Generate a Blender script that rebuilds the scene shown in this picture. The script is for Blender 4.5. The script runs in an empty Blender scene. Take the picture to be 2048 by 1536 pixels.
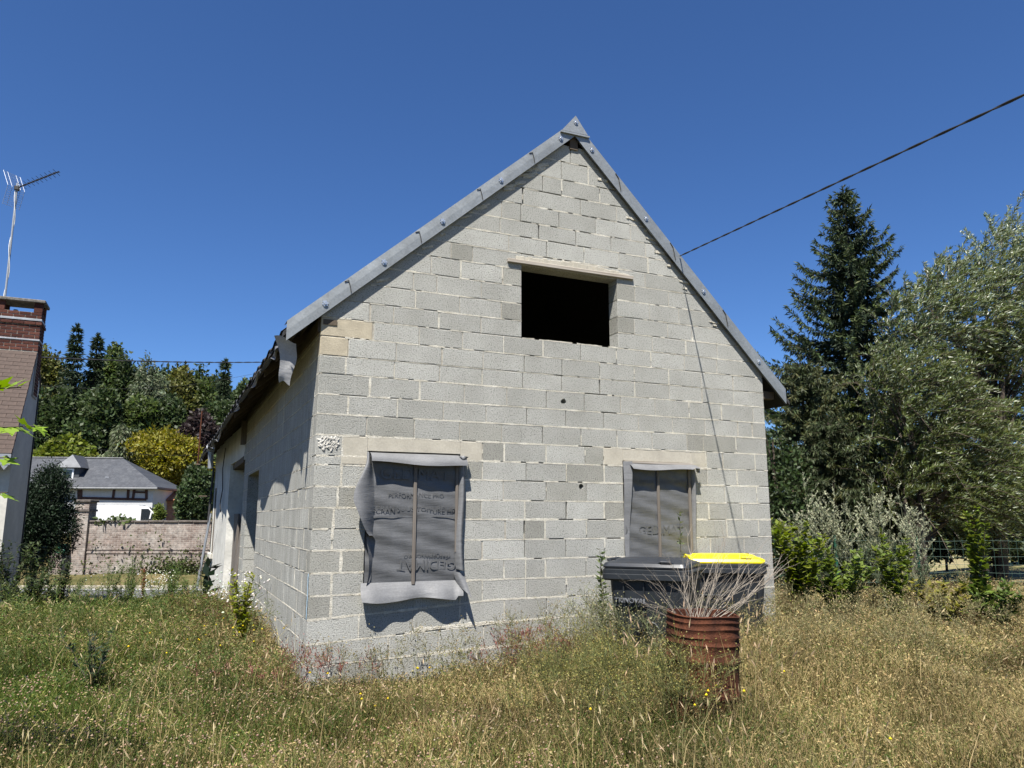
import bpy, bmesh, math, random
import numpy as np
from mathutils import Vector, Matrix

# ------------------------------------------------------------------ camera, sky, sun, exposure
scene = bpy.context.scene
CAM = np.array([-1.2764, -7.6678, 1.3961])
F_PX, YAW, PITCH, ROLL = 1505.02, 0.4206, 0.1773, 0.0009      # focal length in pixels of a 2048 wide picture

def cam_basis():
    f = np.array([math.sin(YAW)*math.cos(PITCH), math.cos(YAW)*math.cos(PITCH), math.sin(PITCH)])
    r = np.array([math.cos(YAW), -math.sin(YAW), 0.0]); u = np.cross(r, f)
    c, s = math.cos(ROLL), math.sin(ROLL)
    return c*r+s*u, -s*r+c*u, f
CR, CU, CF = cam_basis()
cam_data = bpy.data.cameras.new('camera'); cam = bpy.data.objects.new('camera', cam_data)
scene.collection.objects.link(cam); scene.camera = cam
cam_data.sensor_fit = 'HORIZONTAL'; cam_data.sensor_width = 36.0
cam_data.lens = F_PX/2048*36.0; cam_data.clip_start = 0.05; cam_data.clip_end = 3000
cam.matrix_world = Matrix(((CR[0], CU[0], -CF[0], CAM[0]), (CR[1], CU[1], -CF[1], CAM[1]), (CR[2], CU[2], -CF[2], CAM[2]), (0, 0, 0, 1)))

SUN = Vector((1.0, 1.38, -3.0)).normalized()              # direction the sunlight travels
world = bpy.data.worlds.new('World'); scene.world = world; world.use_nodes = True
wn = world.node_tree.nodes; wl = world.node_tree.links
sky = wn.new('ShaderNodeTexSky'); sky.sky_type = 'NISHITA'; sky.sun_disc = False
sky.sun_elevation = math.asin(-SUN.z); sky.sun_rotation = math.atan2(-SUN.x, -SUN.y) % (2*math.pi)
sky.altitude = 1500; sky.air_density = 1.0; sky.dust_density = 0.0; sky.ozone_density = 10.0
bg = wn['Background']; bg.inputs['Strength'].default_value = 0.058
sat = wn.new('ShaderNodeHueSaturation'); sat.inputs['Saturation'].default_value = 1.07; sat.inputs['Hue'].default_value = 0.504      # the phone's richer blue
wl.new(sky.outputs['Color'], sat.inputs['Color']); wl.new(sat.outputs['Color'], bg.inputs['Color'])
sun_data = bpy.data.lights.new('sun', 'SUN'); sun_data.energy = 5.0; sun_data.angle = math.radians(0.53)
sun_data.color = (1.0, 0.955, 0.88)
sun = bpy.data.objects.new('sun', sun_data); scene.collection.objects.link(sun)
sun.rotation_euler = SUN.to_track_quat('-Z', 'Y').to_euler(); sun.location = (-8, -12, 26)
scene.view_settings.view_transform = 'Standard'; scene.view_settings.look = 'None'
scene.view_settings.exposure = 1.3; scene.view_settings.gamma = 1.0
scene.cycles.use_denoising = True
scene.cycles.max_bounces = 6; scene.cycles.diffuse_bounces = 3; scene.cycles.transparent_max_bounces = 8

rnd = random.Random(11); rng = np.random.default_rng(11)

# ------------------------------------------------------------------ helpers
def ray(u, v):
    return (u-1024)/F_PX*CR - (v-768)/F_PX*CU + CF
def onY(u, v, y):
    d = ray(u, v); return Vector(CAM + (y-CAM[1])/d[1]*d)
def onX(u, v, x):
    d = ray(u, v); return Vector(CAM + (x-CAM[0])/d[0]*d)
def onZ(u, v, z):
    d = ray(u, v); return Vector(CAM + (z-CAM[2])/d[2]*d)
def smooth(a, b, t):
    t = np.clip((t-a)/(b-a), 0, 1); return t*t*(3-2*t)

def tag(o, label=None, cat=None, group=None, kind=None):
    if label: o['label'] = label
    if cat: o['category'] = cat
    if group: o['group'] = group
    if kind: o['kind'] = kind
    return o
def link(o, parent=None):
    scene.collection.objects.link(o)
    if parent is not None: o.parent = parent
    return o
def thing(name, label, cat, loc=(0, 0, 0), rotz=0.0, group=None):
    o = bpy.data.objects.new(name, None); o.empty_display_size = 0.2
    o.location = loc; o.rotation_euler = (0, 0, rotz); link(o)
    return tag(o, label, cat, group)

class MB:
    """collects shapes; build() links them as one mesh object"""
    def __init__(s): s.v = []; s.f = []
    def add(s, vs, fs):
        b = len(s.v); s.v += [tuple(p) for p in vs]; s.f += [tuple(b+i for i in f) for f in fs]; return s
    def box(s, lo, hi, M=None):
        x0, y0, z0 = lo; x1, y1, z1 = hi
        vs = [(x0,y0,z0),(x1,y0,z0),(x1,y1,z0),(x0,y1,z0),(x0,y0,z1),(x1,y0,z1),(x1,y1,z1),(x0,y1,z1)]
        if M is not None: vs = [tuple(M @ Vector(p)) for p in vs]
        return s.add(vs, [(0,3,2,1),(4,5,6,7),(0,1,5,4),(1,2,6,5),(2,3,7,6),(3,0,4,7)])
    def bbox(s, lo, hi, b=0.01, M=None):
        """box with chamfered edges"""
        bm = bmesh.new(); bmesh.ops.create_cube(bm, size=1)
        for v in bm.verts:
            v.co = Vector([lo[i] + (v.co[i]+.5)*(hi[i]-lo[i]) for i in range(3)])
        bmesh.ops.bevel(bm, geom=list(bm.edges), offset=b, segments=1, affect='EDGES')
        bm.verts.index_update()
        vs = [v.co.copy() if M is None else M @ v.co for v in bm.verts]; fs = [[v.index for v in f.verts] for f in bm.faces]
        bm.free(); return s.add(vs, fs)
    def tube(s, pts, rad, n=8, cap=True):
        pts = [Vector(p) for p in pts]; k = len(pts)
        if not hasattr(rad, '__len__'): rad = [rad]*k
        vs = []; ref = None
        for i, p in enumerate(pts):
            d = (pts[min(i+1, k-1)] - pts[max(i-1, 0)]).normalized()
            if ref is None: ref = Vector((0, 0, 1)) if abs(d.z) < .9 else Vector((1, 0, 0))
            a = d.cross(ref); a = a.normalized() if a.length > 1e-6 else d.orthogonal().normalized(); b = a.cross(d); ref = b
            for j in range(n):
                t = 2*math.pi*j/n; vs.append(p + (a*math.cos(t) + b*math.sin(t))*rad[i])
        fs = [(i*n+j, i*n+(j+1) % n, (i+1)*n+(j+1) % n, (i+1)*n+j) for i in range(k-1) for j in range(n)]
        if cap: fs += [tuple(range(n-1, -1, -1)), tuple(range((k-1)*n, k*n))]
        return s.add(vs, fs)
    def lathe(s, prof, n=24, M=None, closed=False):
        vs = []
        for r, z in prof:
            for j in range(n):
                t = 2*math.pi*j/n; p = Vector((r*math.cos(t), r*math.sin(t), z)); vs.append(M @ p if M is not None else p)
        k = len(prof)
        fs = [(i*n+j, i*n+(j+1) % n, (i+1)*n+(j+1) % n, (i+1)*n+j) for i in range(k-1) for j in range(n)]
        if closed: fs += [tuple(range(n-1, -1, -1)), tuple(range((k-1)*n, k*n))]
        return s.add(vs, fs)
    def prism(s, poly, axis, a, b):
        """extrude a 2D polygon: axis 'x' takes (y,z), 'y' takes (x,z), 'z' takes (x,y)"""
        def P(q, t): return {'x': (t, q[0], q[1]), 'y': (q[0], t, q[1]), 'z': (q[0], q[1], t)}[axis]
        n = len(poly); vs = [P(q, a) for q in poly] + [P(q, b) for q in poly]
        return s.add(vs, [tuple(range(n-1, -1, -1)), tuple(range(n, 2*n))] + [(i, (i+1) % n, n+(i+1) % n, n+i) for i in range(n)])
    def grid(s, fn, nu, nv):
        vs = [fn(i/nu, j/nv) for j in range(nv+1) for i in range(nu+1)]
        return s.add(vs, [(j*(nu+1)+i, j*(nu+1)+i+1, (j+1)*(nu+1)+i+1, (j+1)*(nu+1)+i) for j in range(nv) for i in range(nu)])
    def mesh(s, name, smooth_=False, fix=True):
        me = bpy.data.meshes.new(name); me.from_pydata(s.v, [], s.f)
        if fix:
            bm = bmesh.new(); bm.from_mesh(me); bmesh.ops.recalc_face_normals(bm, faces=bm.faces); bm.to_mesh(me); bm.free()
        if smooth_: me.shade_smooth()
        return me
    def build(s, name, mat, parent=None, smooth_=False, fix=True, loc=None, angle=None):
        me = s.mesh(name, smooth_, fix)
        if angle is not None:
            me.shade_smooth(); me.set_sharp_from_angle(angle=math.radians(angle))
        me.materials.append(mat)
        o = bpy.data.objects.new(name, me); link(o, parent)
        if loc is not None: o.location = loc
        return o

def np_mesh(name, verts, polys, cols, mat, parent=None, smooth_=False):
    """big mesh from numpy: polys is an (m,k) index array (or list of such arrays), cols (n,3) per vertex"""
    if not isinstance(polys, (list, tuple)): polys = [polys]
    me = bpy.data.meshes.new(name)
    verts = np.ascontiguousarray(verts, dtype=np.float32)
    nl = sum(p.size for p in polys); nf = sum(len(p) for p in polys)
    me.vertices.add(len(verts)); me.vertices.foreach_set('co', verts.ravel())
    me.loops.add(nl); me.polygons.add(nf)
    me.loops.foreach_set('vertex_index', np.concatenate([p.ravel() for p in polys]).astype(np.int32))
    tot = np.concatenate([np.full(len(p), p.shape[1]) for p in polys]).astype(np.int32)
    st = np.concatenate([[0], np.cumsum(tot)[:-1]]).astype(np.int32)
    me.polygons.foreach_set('loop_start', st); me.polygons.foreach_set('loop_total', tot)
    me.update(calc_edges=True)
    if cols is not None:
        at = me.color_attributes.new('col', 'FLOAT_COLOR', 'POINT')
        c4 = np.ones((len(verts), 4), dtype=np.float32); c4[:, :3] = cols
        at.data.foreach_set('color', c4.ravel())
    if smooth_: me.shade_smooth()
    me.materials.append(mat)
    o = bpy.data.objects.new(name, me); link(o, parent)
    return o

def unit(a): return a/np.maximum(np.linalg.norm(a, axis=-1, keepdims=True), 1e-9)
def rand_dirs(n): return unit(rng.normal(size=(n, 3)))

def leaves(pos, axis, length, width, col, side=None, fold=0.0):
    """diamond leaf faces; returns verts, quads, cols"""
    n = len(pos); axis = unit(axis)
    if side is None: side = rand_dirs(n)
    side = unit(np.cross(axis, side)); L = np.asarray(length).reshape(-1, 1)*np.ones((n, 1)); W = np.asarray(width).reshape(-1, 1)*np.ones((n, 1))
    nrm = np.cross(axis, side)
    v = np.stack([pos, pos+axis*L*.45+side*W*.5+nrm*W*fold, pos+axis*L, pos+axis*L*.45-side*W*.5+nrm*W*fold], 1).reshape(-1, 3)
    q = np.arange(4*n).reshape(-1, 4); c = np.repeat(col, 4, axis=0)
    return v, q, c
def cat(parts):
    vs, qs, cs = [], [], []; b = 0
    for v, q, c in parts:
        vs.append(v); qs.append(q+b); cs.append(c); b += len(v)
    return np.concatenate(vs), np.concatenate(qs), np.concatenate(cs)
def jit(col, n, amt=0.25, hue=0.08):
    c = np.asarray(col)[None, :]*(1+rng.uniform(-amt, amt, (n, 1)))*(1+rng.uniform(-hue, hue, (n, 3)))
    return np.clip(c, 0.002, 1)

# ------------------------------------------------------------------ materials
def nt(name):
    m = bpy.data.materials.new(name); m.use_nodes = True
    return m, m.node_tree.nodes, m.node_tree.links, m.node_tree.nodes['Principled BSDF']
def noise(N, L, scale, detail=3, rough=.55, vec=None):
    t = N.new('ShaderNodeTexNoise'); t.inputs['Scale'].default_value = scale; t.inputs['Detail'].default_value = detail; t.inputs['Roughness'].default_value = rough
    if vec is not None: L.new(vec, t.inputs['Vector'])
    return t.outputs['Fac']
def ramp(N, L, fac, stops):
    r = N.new('ShaderNodeValToRGB'); L.new(fac, r.inputs['Fac']); e = r.color_ramp.elements
    while len(e) < len(stops): e.new(0.5)
    for k, (p, c) in enumerate(stops):
        e[k].position = p; e[k].color = (*c, 1) if len(c) == 3 else c
    return r.outputs['Color']
def mixc(N, L, fac, a, b, mode='MIX'):
    m = N.new('ShaderNodeMix'); m.data_type = 'RGBA'; m.blend_type = mode
    for s, x in ((m.inputs[0], fac), (m.inputs[6], a), (m.inputs[7], b)):
        if isinstance(x, (int, float)): s.default_value = x
        elif isinstance(x, tuple): s.default_value = (*x, 1)
        else: L.new(x, s)
    return m.outputs[2]
def bump(N, L, P, h, strength, dist):
    b = N.new('ShaderNodeBump'); b.inputs['Strength'].default_value = strength; b.inputs['Distance'].default_value = dist
    L.new(h, b.inputs['Height']); L.new(b.outputs['Normal'], P.inputs['Normal']); return b
def wpos(N):
    return N.new('ShaderNodeNewGeometry').outputs['Position']
def opos(N):
    return N.new('ShaderNodeTexCoord').outputs['Object']
def mathn(N, L, op, a, b=0.0):
    m = N.new('ShaderNodeMath'); m.operation = op
    for s, x in ((m.inputs[0], a), (m.inputs[1], b)):
        if isinstance(x, (int, float)): s.default_value = x
        else: L.new(x, s)
    return m.outputs[0]

def plain(name, col, rough=.6, metal=0.0, var=.25, scale=12.0, bs=.15, bd=.01, col2=None, spec=None):
    """base colour with soft mottling, a finer grain and a little relief"""
    m, N, L, P = nt(name); v = opos(N)
    n1 = noise(N, L, scale, 5, .6, v); n2 = noise(N, L, scale*9, 3, .6, v)
    a = tuple(c*(1-var) for c in col); b = tuple(min(1, c*(1+var)) for c in col)
    if col2 is not None: a, b = col, col2
    c = ramp(N, L, n1, [(.3, a), (.7, b)])
    c = mixc(N, L, .35, c, ramp(N, L, n2, [(.3, (.7, .7, .7)), (.7, (1.15, 1.15, 1.15))]), 'MULTIPLY')
    L.new(c, P.inputs['Base Color']); P.inputs['Roughness'].default_value = rough; P.inputs['Metallic'].default_value = metal
    if spec is not None: P.inputs['Specular IOR Level'].default_value = spec
    if bs: bump(N, L, P, n2, bs, bd)
    return m

def foliage(name, trans=.35, rough=.55, spec=.3):
    m, N, L, P = nt(name)
    at = N.new('ShaderNodeAttribute'); at.attribute_name = 'col'
    L.new(at.outputs['Color'], P.inputs['Base Color']); P.inputs['Roughness'].default_value = rough
    P.inputs['Specular IOR Level'].default_value = spec
    tr = N.new('ShaderNodeBsdfTranslucent'); g = N.new('ShaderNodeHueSaturation'); g.inputs['Value'].default_value = 1.25; g.inputs['Saturation'].default_value = 1.1
    L.new(at.outputs['Color'], g.inputs['Color']); L.new(g.outputs['Color'], tr.inputs['Color'])
    mx = N.new('ShaderNodeMixShader'); mx.inputs[0].default_value = trans
    L.new(P.outputs[0], mx.inputs[1]); L.new(tr.outputs[0], mx.inputs[2]); L.new(mx.outputs[0], N['Material Output'].inputs['Surface'])
    return m

M = {}
M['leaf'] = foliage('leaf'); M['needle'] = foliage('needle', .18, .6, .2); M['grass'] = foliage('grass', .3, .6, .2)
M['willow_leaf'] = foliage('willow_leaf', .35, .42, .5)
M['bark'] = plain('bark', (.06, .045, .032), .9, var=.4, scale=8, bs=.5, bd=.03)
M['bark_pale'] = plain('bark_pale', (.22, .2, .17), .9, var=.35, scale=8, bs=.4, bd=.02)

def block_mat(name, c1, c2, side=False):
    m, N, L, P = nt(name); v = wpos(N)
    oi = N.new('ShaderNodeObjectInfo').outputs['Random']
    base = ramp(N, L, oi, [(0, c1), (.75, c2), (1, tuple(c*1.12 for c in c2))])
    big = ramp(N, L, noise(N, L, 2.2, 4, .6, v), [(.3, (.86, .86, .84)), (.7, (1.08, 1.08, 1.07))])
    base = mixc(N, L, 1.0, base, big, 'MULTIPLY')
    fine = noise(N, L, 75, 3, .65, v)
    pits = ramp(N, L, fine, [(.34, (.22, .22, .22)), (.43, (.85, .85, .85)), (.62, (1.04, 1.04, 1.04)), (.75, (1.2, 1.2, 1.18))])
    base = mixc(N, L, .9, base, pits, 'MULTIPLY')
    if side:                                   # faint upright streaks left by the block machine and the rain
        sc = N.new('ShaderNodeMapping'); sc.inputs['Scale'].default_value = (1, 11, .5); L.new(v, sc.inputs['Vector'])
        st = ramp(N, L, noise(N, L, 1.0, 3, .6, sc.outputs[0]), [(.35, (.8, .8, .8)), (.65, (1.1, 1.1, 1.1))])
        base = mixc(N, L, .8, base, st, 'MULTIPLY')
    L.new(base, P.inputs['Base Color']); P.inputs['Roughness'].default_value = .95; P.inputs['Specular IOR Level'].default_value = .15
    h = mathn(N, L, 'ADD', fine, mathn(N, L, 'MULTIPLY', noise(N, L, 200, 2, .6, v), .4))
    bump(N, L, P, h, .75, .012)
    return m
M['block'] = block_mat('concrete_block', (.302, .300, .278), (.345, .343, .320))
M['block_side'] = block_mat('concrete_block_side', (.345, .343, .318), (.375, .373, .348), True)
M['block_dark'] = block_mat('concrete_block_dark', (.255, .251, .226), (.275, .271, .245))
M['block_tan'] = plain('tan_concrete', (.33, .29, .215), .95, var=.18, scale=7, bs=.4, bd=.01)
M['lintel'] = plain('lintel_concrete', (.34, .315, .26), .95, var=.14, scale=5, bs=.3, bd=.008)
def mortar_mat():
    m, N, L, P = nt('mortar'); v = wpos(N)
    c = ramp(N, L, noise(N, L, 9, 5, .65, v), [(.3, (.38, .35, .28)), (.55, (.54, .51, .435)), (.75, (.68, .655, .58))])
    f = noise(N, L, 90, 4, .65, v)
    c = mixc(N, L, .8, c, ramp(N, L, f, [(.33, (.45, .45, .45)), (.5, (1, 1, 1)), (.7, (1.1, 1.1, 1.1))]), 'MULTIPLY')
    L.new(c, P.inputs['Base Color']); P.inputs['Roughness'].default_value = .95; bump(N, L, P, f, .9, .02); return m
M['mortar'] = mortar_mat()
M['core'] = plain('raw_mortar_core', (.34, .315, .265), .95, var=.3, scale=20, bs=.6, bd=.02)
def zinc_mat(name, col, rough):
    m, N, L, P = nt(name); v = opos(N)
    vo = N.new('ShaderNodeTexVoronoi'); vo.inputs['Scale'].default_value = 55; L.new(v, vo.inputs['Vector'])
    s1 = ramp(N, L, noise(N, L, 3, 4, .6, v), [(.3, tuple(c*.78 for c in col)), (.7, tuple(c*1.12 for c in col))])
    sep = N.new('ShaderNodeSeparateColor'); L.new(vo.outputs['Color'], sep.inputs['Color'])
    s2 = ramp(N, L, sep.outputs[0], [(0, (.86, .86, .86)), (1, (1.1, 1.1, 1.1))])
    L.new(mixc(N, L, .8, s1, s2, 'MULTIPLY'), P.inputs['Base Color'])
    P.inputs['Metallic'].default_value = .55; P.inputs['Roughness'].default_value = rough
    bump(N, L, P, noise(N, L, 1.6, 3, .5, v), .25, .05); return m
M['zinc'] = zinc_mat('galvanised_steel', (.25, .265, .27), .55)
M['zinc_old'] = zinc_mat('weathered_zinc', (.30, .32, .345), .6)
M['steel'] = plain('steel_bolt', (.5, .52, .54), .4, .8, var=.2, scale=60, bs=0)
def wood_mat(name, col, col2, axis=(1, 30, 30)):
    m, N, L, P = nt(name); mp = N.new('ShaderNodeMapping'); mp.inputs['Scale'].default_value = axis; L.new(opos(N), mp.inputs['Vector'])
    g = noise(N, L, 3, 5, .65, mp.outputs[0]); c = ramp(N, L, g, [(.3, col), (.7, col2)])
    L.new(c, P.inputs['Base Color']); P.inputs['Roughness'].default_value = .85; bump(N, L, P, g, .4, .01); return m
M['wood_x'] = wood_mat('grey_wood_x', (.19, .16, .125), (.36, .33, .29), (.6, 25, 25))
M['wood_y'] = wood_mat('brown_wood_y', (.045, .033, .022), (.10, .075, .05), (25, .6, 25))  # colour darkened to deepen the shade under the eave
M['wood_z'] = wood_mat('grey_wood_z', (.075, .062, .052), (.16, .14, .12), (30, 30, .6))
M['roof_dark'] = plain('dark_roofing', (.025, .025, .027), .9, var=.4, scale=20, bs=.4, bd=.02)
def tarp_mat(name, col):
    m, N, L, P = nt(name); v = opos(N)
    b1 = noise(N, L, 5, 4, .6, v); mp = N.new('ShaderNodeMapping'); mp.inputs['Rotation'].default_value = (0, math.radians(35), 0); mp.inputs['Scale'].default_value = (60, 8, 95); L.new(v, mp.inputs['Vector'])
    b2 = noise(N, L, 1.0, 2, .5, mp.outputs[0])
    c = ramp(N, L, b1, [(.3, tuple(x*.84 for x in col)), (.7, tuple(x*1.12 for x in col))])
    c = mixc(N, L, .3, c, ramp(N, L, b2, [(.4, (.75, .75, .75)), (.6, (1.15, 1.15, 1.15))]), 'MULTIPLY')
    L.new(c, P.inputs['Base Color']); P.inputs['Roughness'].default_value = .55; P.inputs['Specular IOR Level'].default_value = .45
    mp2 = N.new('ShaderNodeMapping'); mp2.inputs['Scale'].default_value = (1.0, 1, 5.5); L.new(v, mp2.inputs['Vector'])
    h = mathn(N, L, 'ADD', noise(N, L, 4, 4, .55, mp2.outputs[0]), mathn(N, L, 'MULTIPLY', b2, .1)); bump(N, L, P, h, .28, .02); return m
M['tarp'] = tarp_mat('grey_membrane', (.088, .09, .094)); M['tarp_back'] = tarp_mat('pale_membrane_back', (.125, .127, .131))
M['print'] = plain('membrane_print', (.076, .078, .081), .6, var=.1, bs=0)
M['rust'] = None
def rust_mat():
    m, N, L, P = nt('rust'); v = opos(N)
    mp = N.new('ShaderNodeMapping'); mp.inputs['Scale'].default_value = (1, 1, .35); L.new(v, mp.inputs['Vector'])
    c = ramp(N, L, noise(N, L, 7, 7, .7, mp.outputs[0]), [(.28, (.018, .008, .006)), (.45, (.055, .019, .010)), (.6, (.092, .032, .015)), (.78, (.14, .058, .028))])
    f = noise(N, L, 60, 4, .7, v)
    L.new(mixc(N, L, .5, c, ramp(N, L, f, [(.3, (.55, .5, .5)), (.7, (1.2, 1.15, 1.1))]), 'MULTIPLY'), P.inputs['Base Color'])
    P.inputs['Roughness'].default_value = .85; P.inputs['Specular IOR Level'].default_value = .2; bump(N, L, P, f, .7, .015); return m
M['rust'] = rust_mat()
M['bin'] = plain('bin_plastic', (.0125, .015, .018), .5, var=.25, scale=6, bs=.12, bd=.004, spec=.4)
M['bin_lid'] = plain('bin_lid_plastic', (.014, .017, .023), .42, var=.25, scale=6, bs=.08, bd=.004, spec=.5)
M['yellow'] = plain('yellow_plastic', (.80, .66, .006), .4, var=.08, scale=3, bs=.1, bd=.006)
M['bin_text'] = plain('moulded_letters', (.10, .105, .115), .5, var=.05, bs=0)
M['rubber'] = plain('rubber', (.02, .02, .02), .8, bs=0)
M['cable'] = plain('cable_sheath', (.012, .012, .013), .6, bs=0)
M['dark'] = plain('dark_interior', (.02, .019, .018), .95, bs=0)
M['render_white'] = plain('old_white_render', (.50, .495, .46), .92, var=.2, scale=2.5, bs=.35, bd=.015)
M['render_grey'] = plain('grey_render', (.47, .455, .41), .92, var=.12, scale=1.6, bs=.3, bd=.01)
M['twig'] = plain('dead_twig', (.24, .205, .165), .85, var=.35, scale=25, bs=.3, bd=.003)
M['green_paint'] = plain('green_paint', (.012, .085, .05), .5, var=.2, bs=0)
M['wire'] = plain('green_wire', (.03, .07, .05), .5, bs=0)
# ------------------------------------------------------------------ terrain
SO = np.array([-4.66, 27.0]); E1 = np.array([.913, -.408]); E2 = np.array([.408, .913])   # street frame: E1 along the brick wall
def street(x, y):
    a = (x-SO[0])*E1[0]+(y-SO[1])*E1[1]; b = (x-SO[0])*E2[0]+(y-SO[1])*E2[1]
    return a, b - .03*np.maximum(0, a-12)**2
def st_pt(a, b):
    b = b + .03*max(0, a-12)**2
    return SO[0]+a*E1[0]+b*E2[0], SO[1]+a*E1[1]+b*E2[1]
def gh(x, y):
    x = np.asarray(x, float); y = np.asarray(y, float); a, b = street(x, y)
    z = -.2 + .06*smooth(1.0, 4.0, x) + .03*np.sin(x*1.1+.5)*np.sin(y*.9) + .015*np.sin(x*2.7+1)*np.cos(y*2.3)
    z = z - .12*smooth(6.5, 10, x)
    z = z - .66*smooth(-22.0, -9.0, b) + .12*smooth(-5.2, 0, b) + .85*smooth(.25, 1.2, b) + .4*smooth(4, 22, b)
    z = z + np.clip((y-50)*.17, 0, 13)*(1-smooth(8, 30, x))
    return z
def g1(x, y): return float(gh(x, y))

def axis_pts(lo, hi, flo, fhi, fine, n_out):
    mid = np.arange(flo, fhi+1e-6, fine)
    a = flo - (np.geomspace(1, 1+flo-lo, n_out)-1)[1:][::-1]; b = fhi + (np.geomspace(1, 1+hi-fhi, n_out)-1)[1:]
    return np.concatenate([a, mid, b])
gx = axis_pts(-500, 600, -14, 30, .4, 26); gy = axis_pts(-120, 900, -8, 34, .4, 30)
GX, GY = np.meshgrid(gx, gy); GZ = gh(GX, GY)
nxx = len(gx); idx = (np.arange(len(gy)-1)[:, None]*nxx + np.arange(nxx-1)[None, :]).ravel()
gq = np.stack([idx, idx+1, idx+nxx+1, idx+nxx], 1)
def ground_mat():
    m, N, L, P = nt('meadow_soil'); v = wpos(N)
    a = ramp(N, L, noise(N, L, .55, 5, .6, v), [(.3, (.075, .075, .026)), (.5, (.12, .105, .045)), (.7, (.17, .135, .07))])
    f = noise(N, L, 45, 4, .7, v)
    L.new(mixc(N, L, .9, a, ramp(N, L, f, [(.3, (.35, .35, .35)), (.5, (.95, .95, .95)), (.7, (1.5, 1.45, 1.3))]), 'MULTIPLY'), P.inputs['Base Color'])
    P.inputs['Roughness'].default_value = .95; P.inputs['Specular IOR Level'].default_value = .1; bump(N, L, P, f, .8, .05); return m
M['soil'] = ground_mat()
tag(np_mesh('ground', np.stack([GX.ravel(), GY.ravel(), GZ.ravel()], 1), gq, None, M['soil'], smooth_=True), 'rough meadow ground sloping down to the road', None, kind='structure')

# the village road with a pale kerb and a painted edge line
def strip_pts(b0, b1, dz, lift=0.0, a0=-70, a1=45, n=70):
    vs = []
    for i in range(n+1):
        a = a0+(a1-a0)*i/n
        for b in (b0, b1):
            x, y = st_pt(a, b); vs.append((x, y, -.86 + .02 + lift))
    return vs, [(2*i, 2*i+1, 2*i+3, 2*i+2) for i in range(n)]
def asphalt():
    m, N, L, P = nt('asphalt'); v = wpos(N)
    c = ramp(N, L, noise(N, L, 1.2, 5, .6, v), [(.3, (.07, .07, .074)), (.7, (.105, .105, .11))]); f = noise(N, L, 130, 3, .6, v)
    L.new(mixc(N, L, .7, c, ramp(N, L, f, [(.3, (.6, .6, .6)), (.7, (1.3, 1.3, 1.3))]), 'MULTIPLY'), P.inputs['Base Color']); P.inputs['Roughness'].default_value = .9; bump(N, L, P, f, .4, .01); return m
M['asphalt'] = asphalt(); M['kerb'] = plain('pale_kerb', (.30, .27, .21), .9, var=.25, scale=3)
M['paint'] = plain('road_paint', (.7, .7, .68), .8, var=.15, scale=20)
mb = MB(); vs, fs = strip_pts(-9.1, -5.45, 0, .03); mb.add(vs, fs)
road = tag(mb.build('road', M['asphalt']), 'grey village road passing behind the block house', kind='structure')
mb = MB(); n = 60
for i in range(n):                                   # kerb as a run of stones
    a0, a1 = -60+i*1.2, -60+i*1.2+1.19
    p = [st_pt(a0, -5.45), st_pt(a1, -5.45), st_pt(a1, -5.15), st_pt(a0, -5.15)]
    mb.prism(p, 'z', -.95, -.735)
tag(mb.build('kerb', M['kerb'], road), kind='stuff')
mb = MB(); vs, fs = strip_pts(-5.75, -5.62, 0, .034); mb.add(vs, fs); mb.build('edge_line', M['paint'], road)

# mown lawn beyond the wire fence on the right
FA = np.array([11.406, 6.035]); FB = np.array([15.457, 2.901])
FA = np.array(onZ(1543, 1073, 1.0)[:2]); FB = np.array(onZ(2045, 1076, 1.0)[:2]); FD = (FB-FA)/np.linalg.norm(FB-FA); FN = np.array([-FD[1], FD[0]])
if FN[0] < 0: FN = -FN
def lawn_mat():
    m, N, L, P = nt('dry_lawn'); v = wpos(N)
    a = ramp(N, L, noise(N, L, .5, 5, .65, v), [(.35, (.12, .13, .04)), (.6, (.24, .2, .10))]); f = noise(N, L, 60, 4, .7, v)
    L.new(mixc(N, L, .8, a, ramp(N, L, f, [(.3, (.5, .5, .5)), (.7, (1.35, 1.3, 1.2))]), 'MULTIPLY'), P.inputs['Base Color']); P.inputs['Roughness'].default_value = .95; bump(N, L, P, f, .7, .03); return m
M['lawn'] = lawn_mat()
mb = MB(); K = 40
def lawn_pt(u, v):
    q = FA + FD*(-8+u*50) + FN*(.1+v*40); return (q[0], q[1], g1(q[0], q[1])+.02)
mb.grid(lawn_pt, K, K)
tag(mb.build('lawn', M['lawn'], smooth_=True), 'mown dry lawn behind the wire fence', kind='structure')
# ------------------------------------------------------------------ the concrete block house
W = 5.824
SL, SR, AX = .884, 1.0, 2.983                       # roof slopes and ridge position
def vb(x):                                          # underside line of the verge flashing on the gable
    return 3.148+SL*(x+.348) if x < AX else 6.092-SR*(x-AX)
house = thing('block_house', 'grey concrete block house with steep gable and boarded windows', 'house', (0, 0, 0))

def clip(poly, a, b, c):
    """keep the side a*x+b*z<=c"""
    out = []
    for i in range(len(poly)):
        p, q = poly[i], poly[(i+1) % len(poly)]; dp = a*p[0]+b*p[1]-c; dq = a*q[0]+b*q[1]-c
        if dp <= 0: out.append(p)
        if (dp < 0 < dq) or (dq < 0 < dp):
            t = dp/(dp-dq); out.append((p[0]+t*(q[0]-p[0]), p[1]+t*(q[1]-p[1])))
    return out
def area(poly): return .5*sum(poly[i][0]*poly[(i+1) % len(poly)][1]-poly[(i+1) % len(poly)][0]*poly[i][1] for i in range(len(poly)))

# opening rectangles in the gable (x0,x1,z0,z1)
OPEN = [(2.275, 3.58, 3.452, 4.325), (.53, 1.545, .70, 2.077), (3.6, 4.595, .70, 2.074)]
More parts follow.
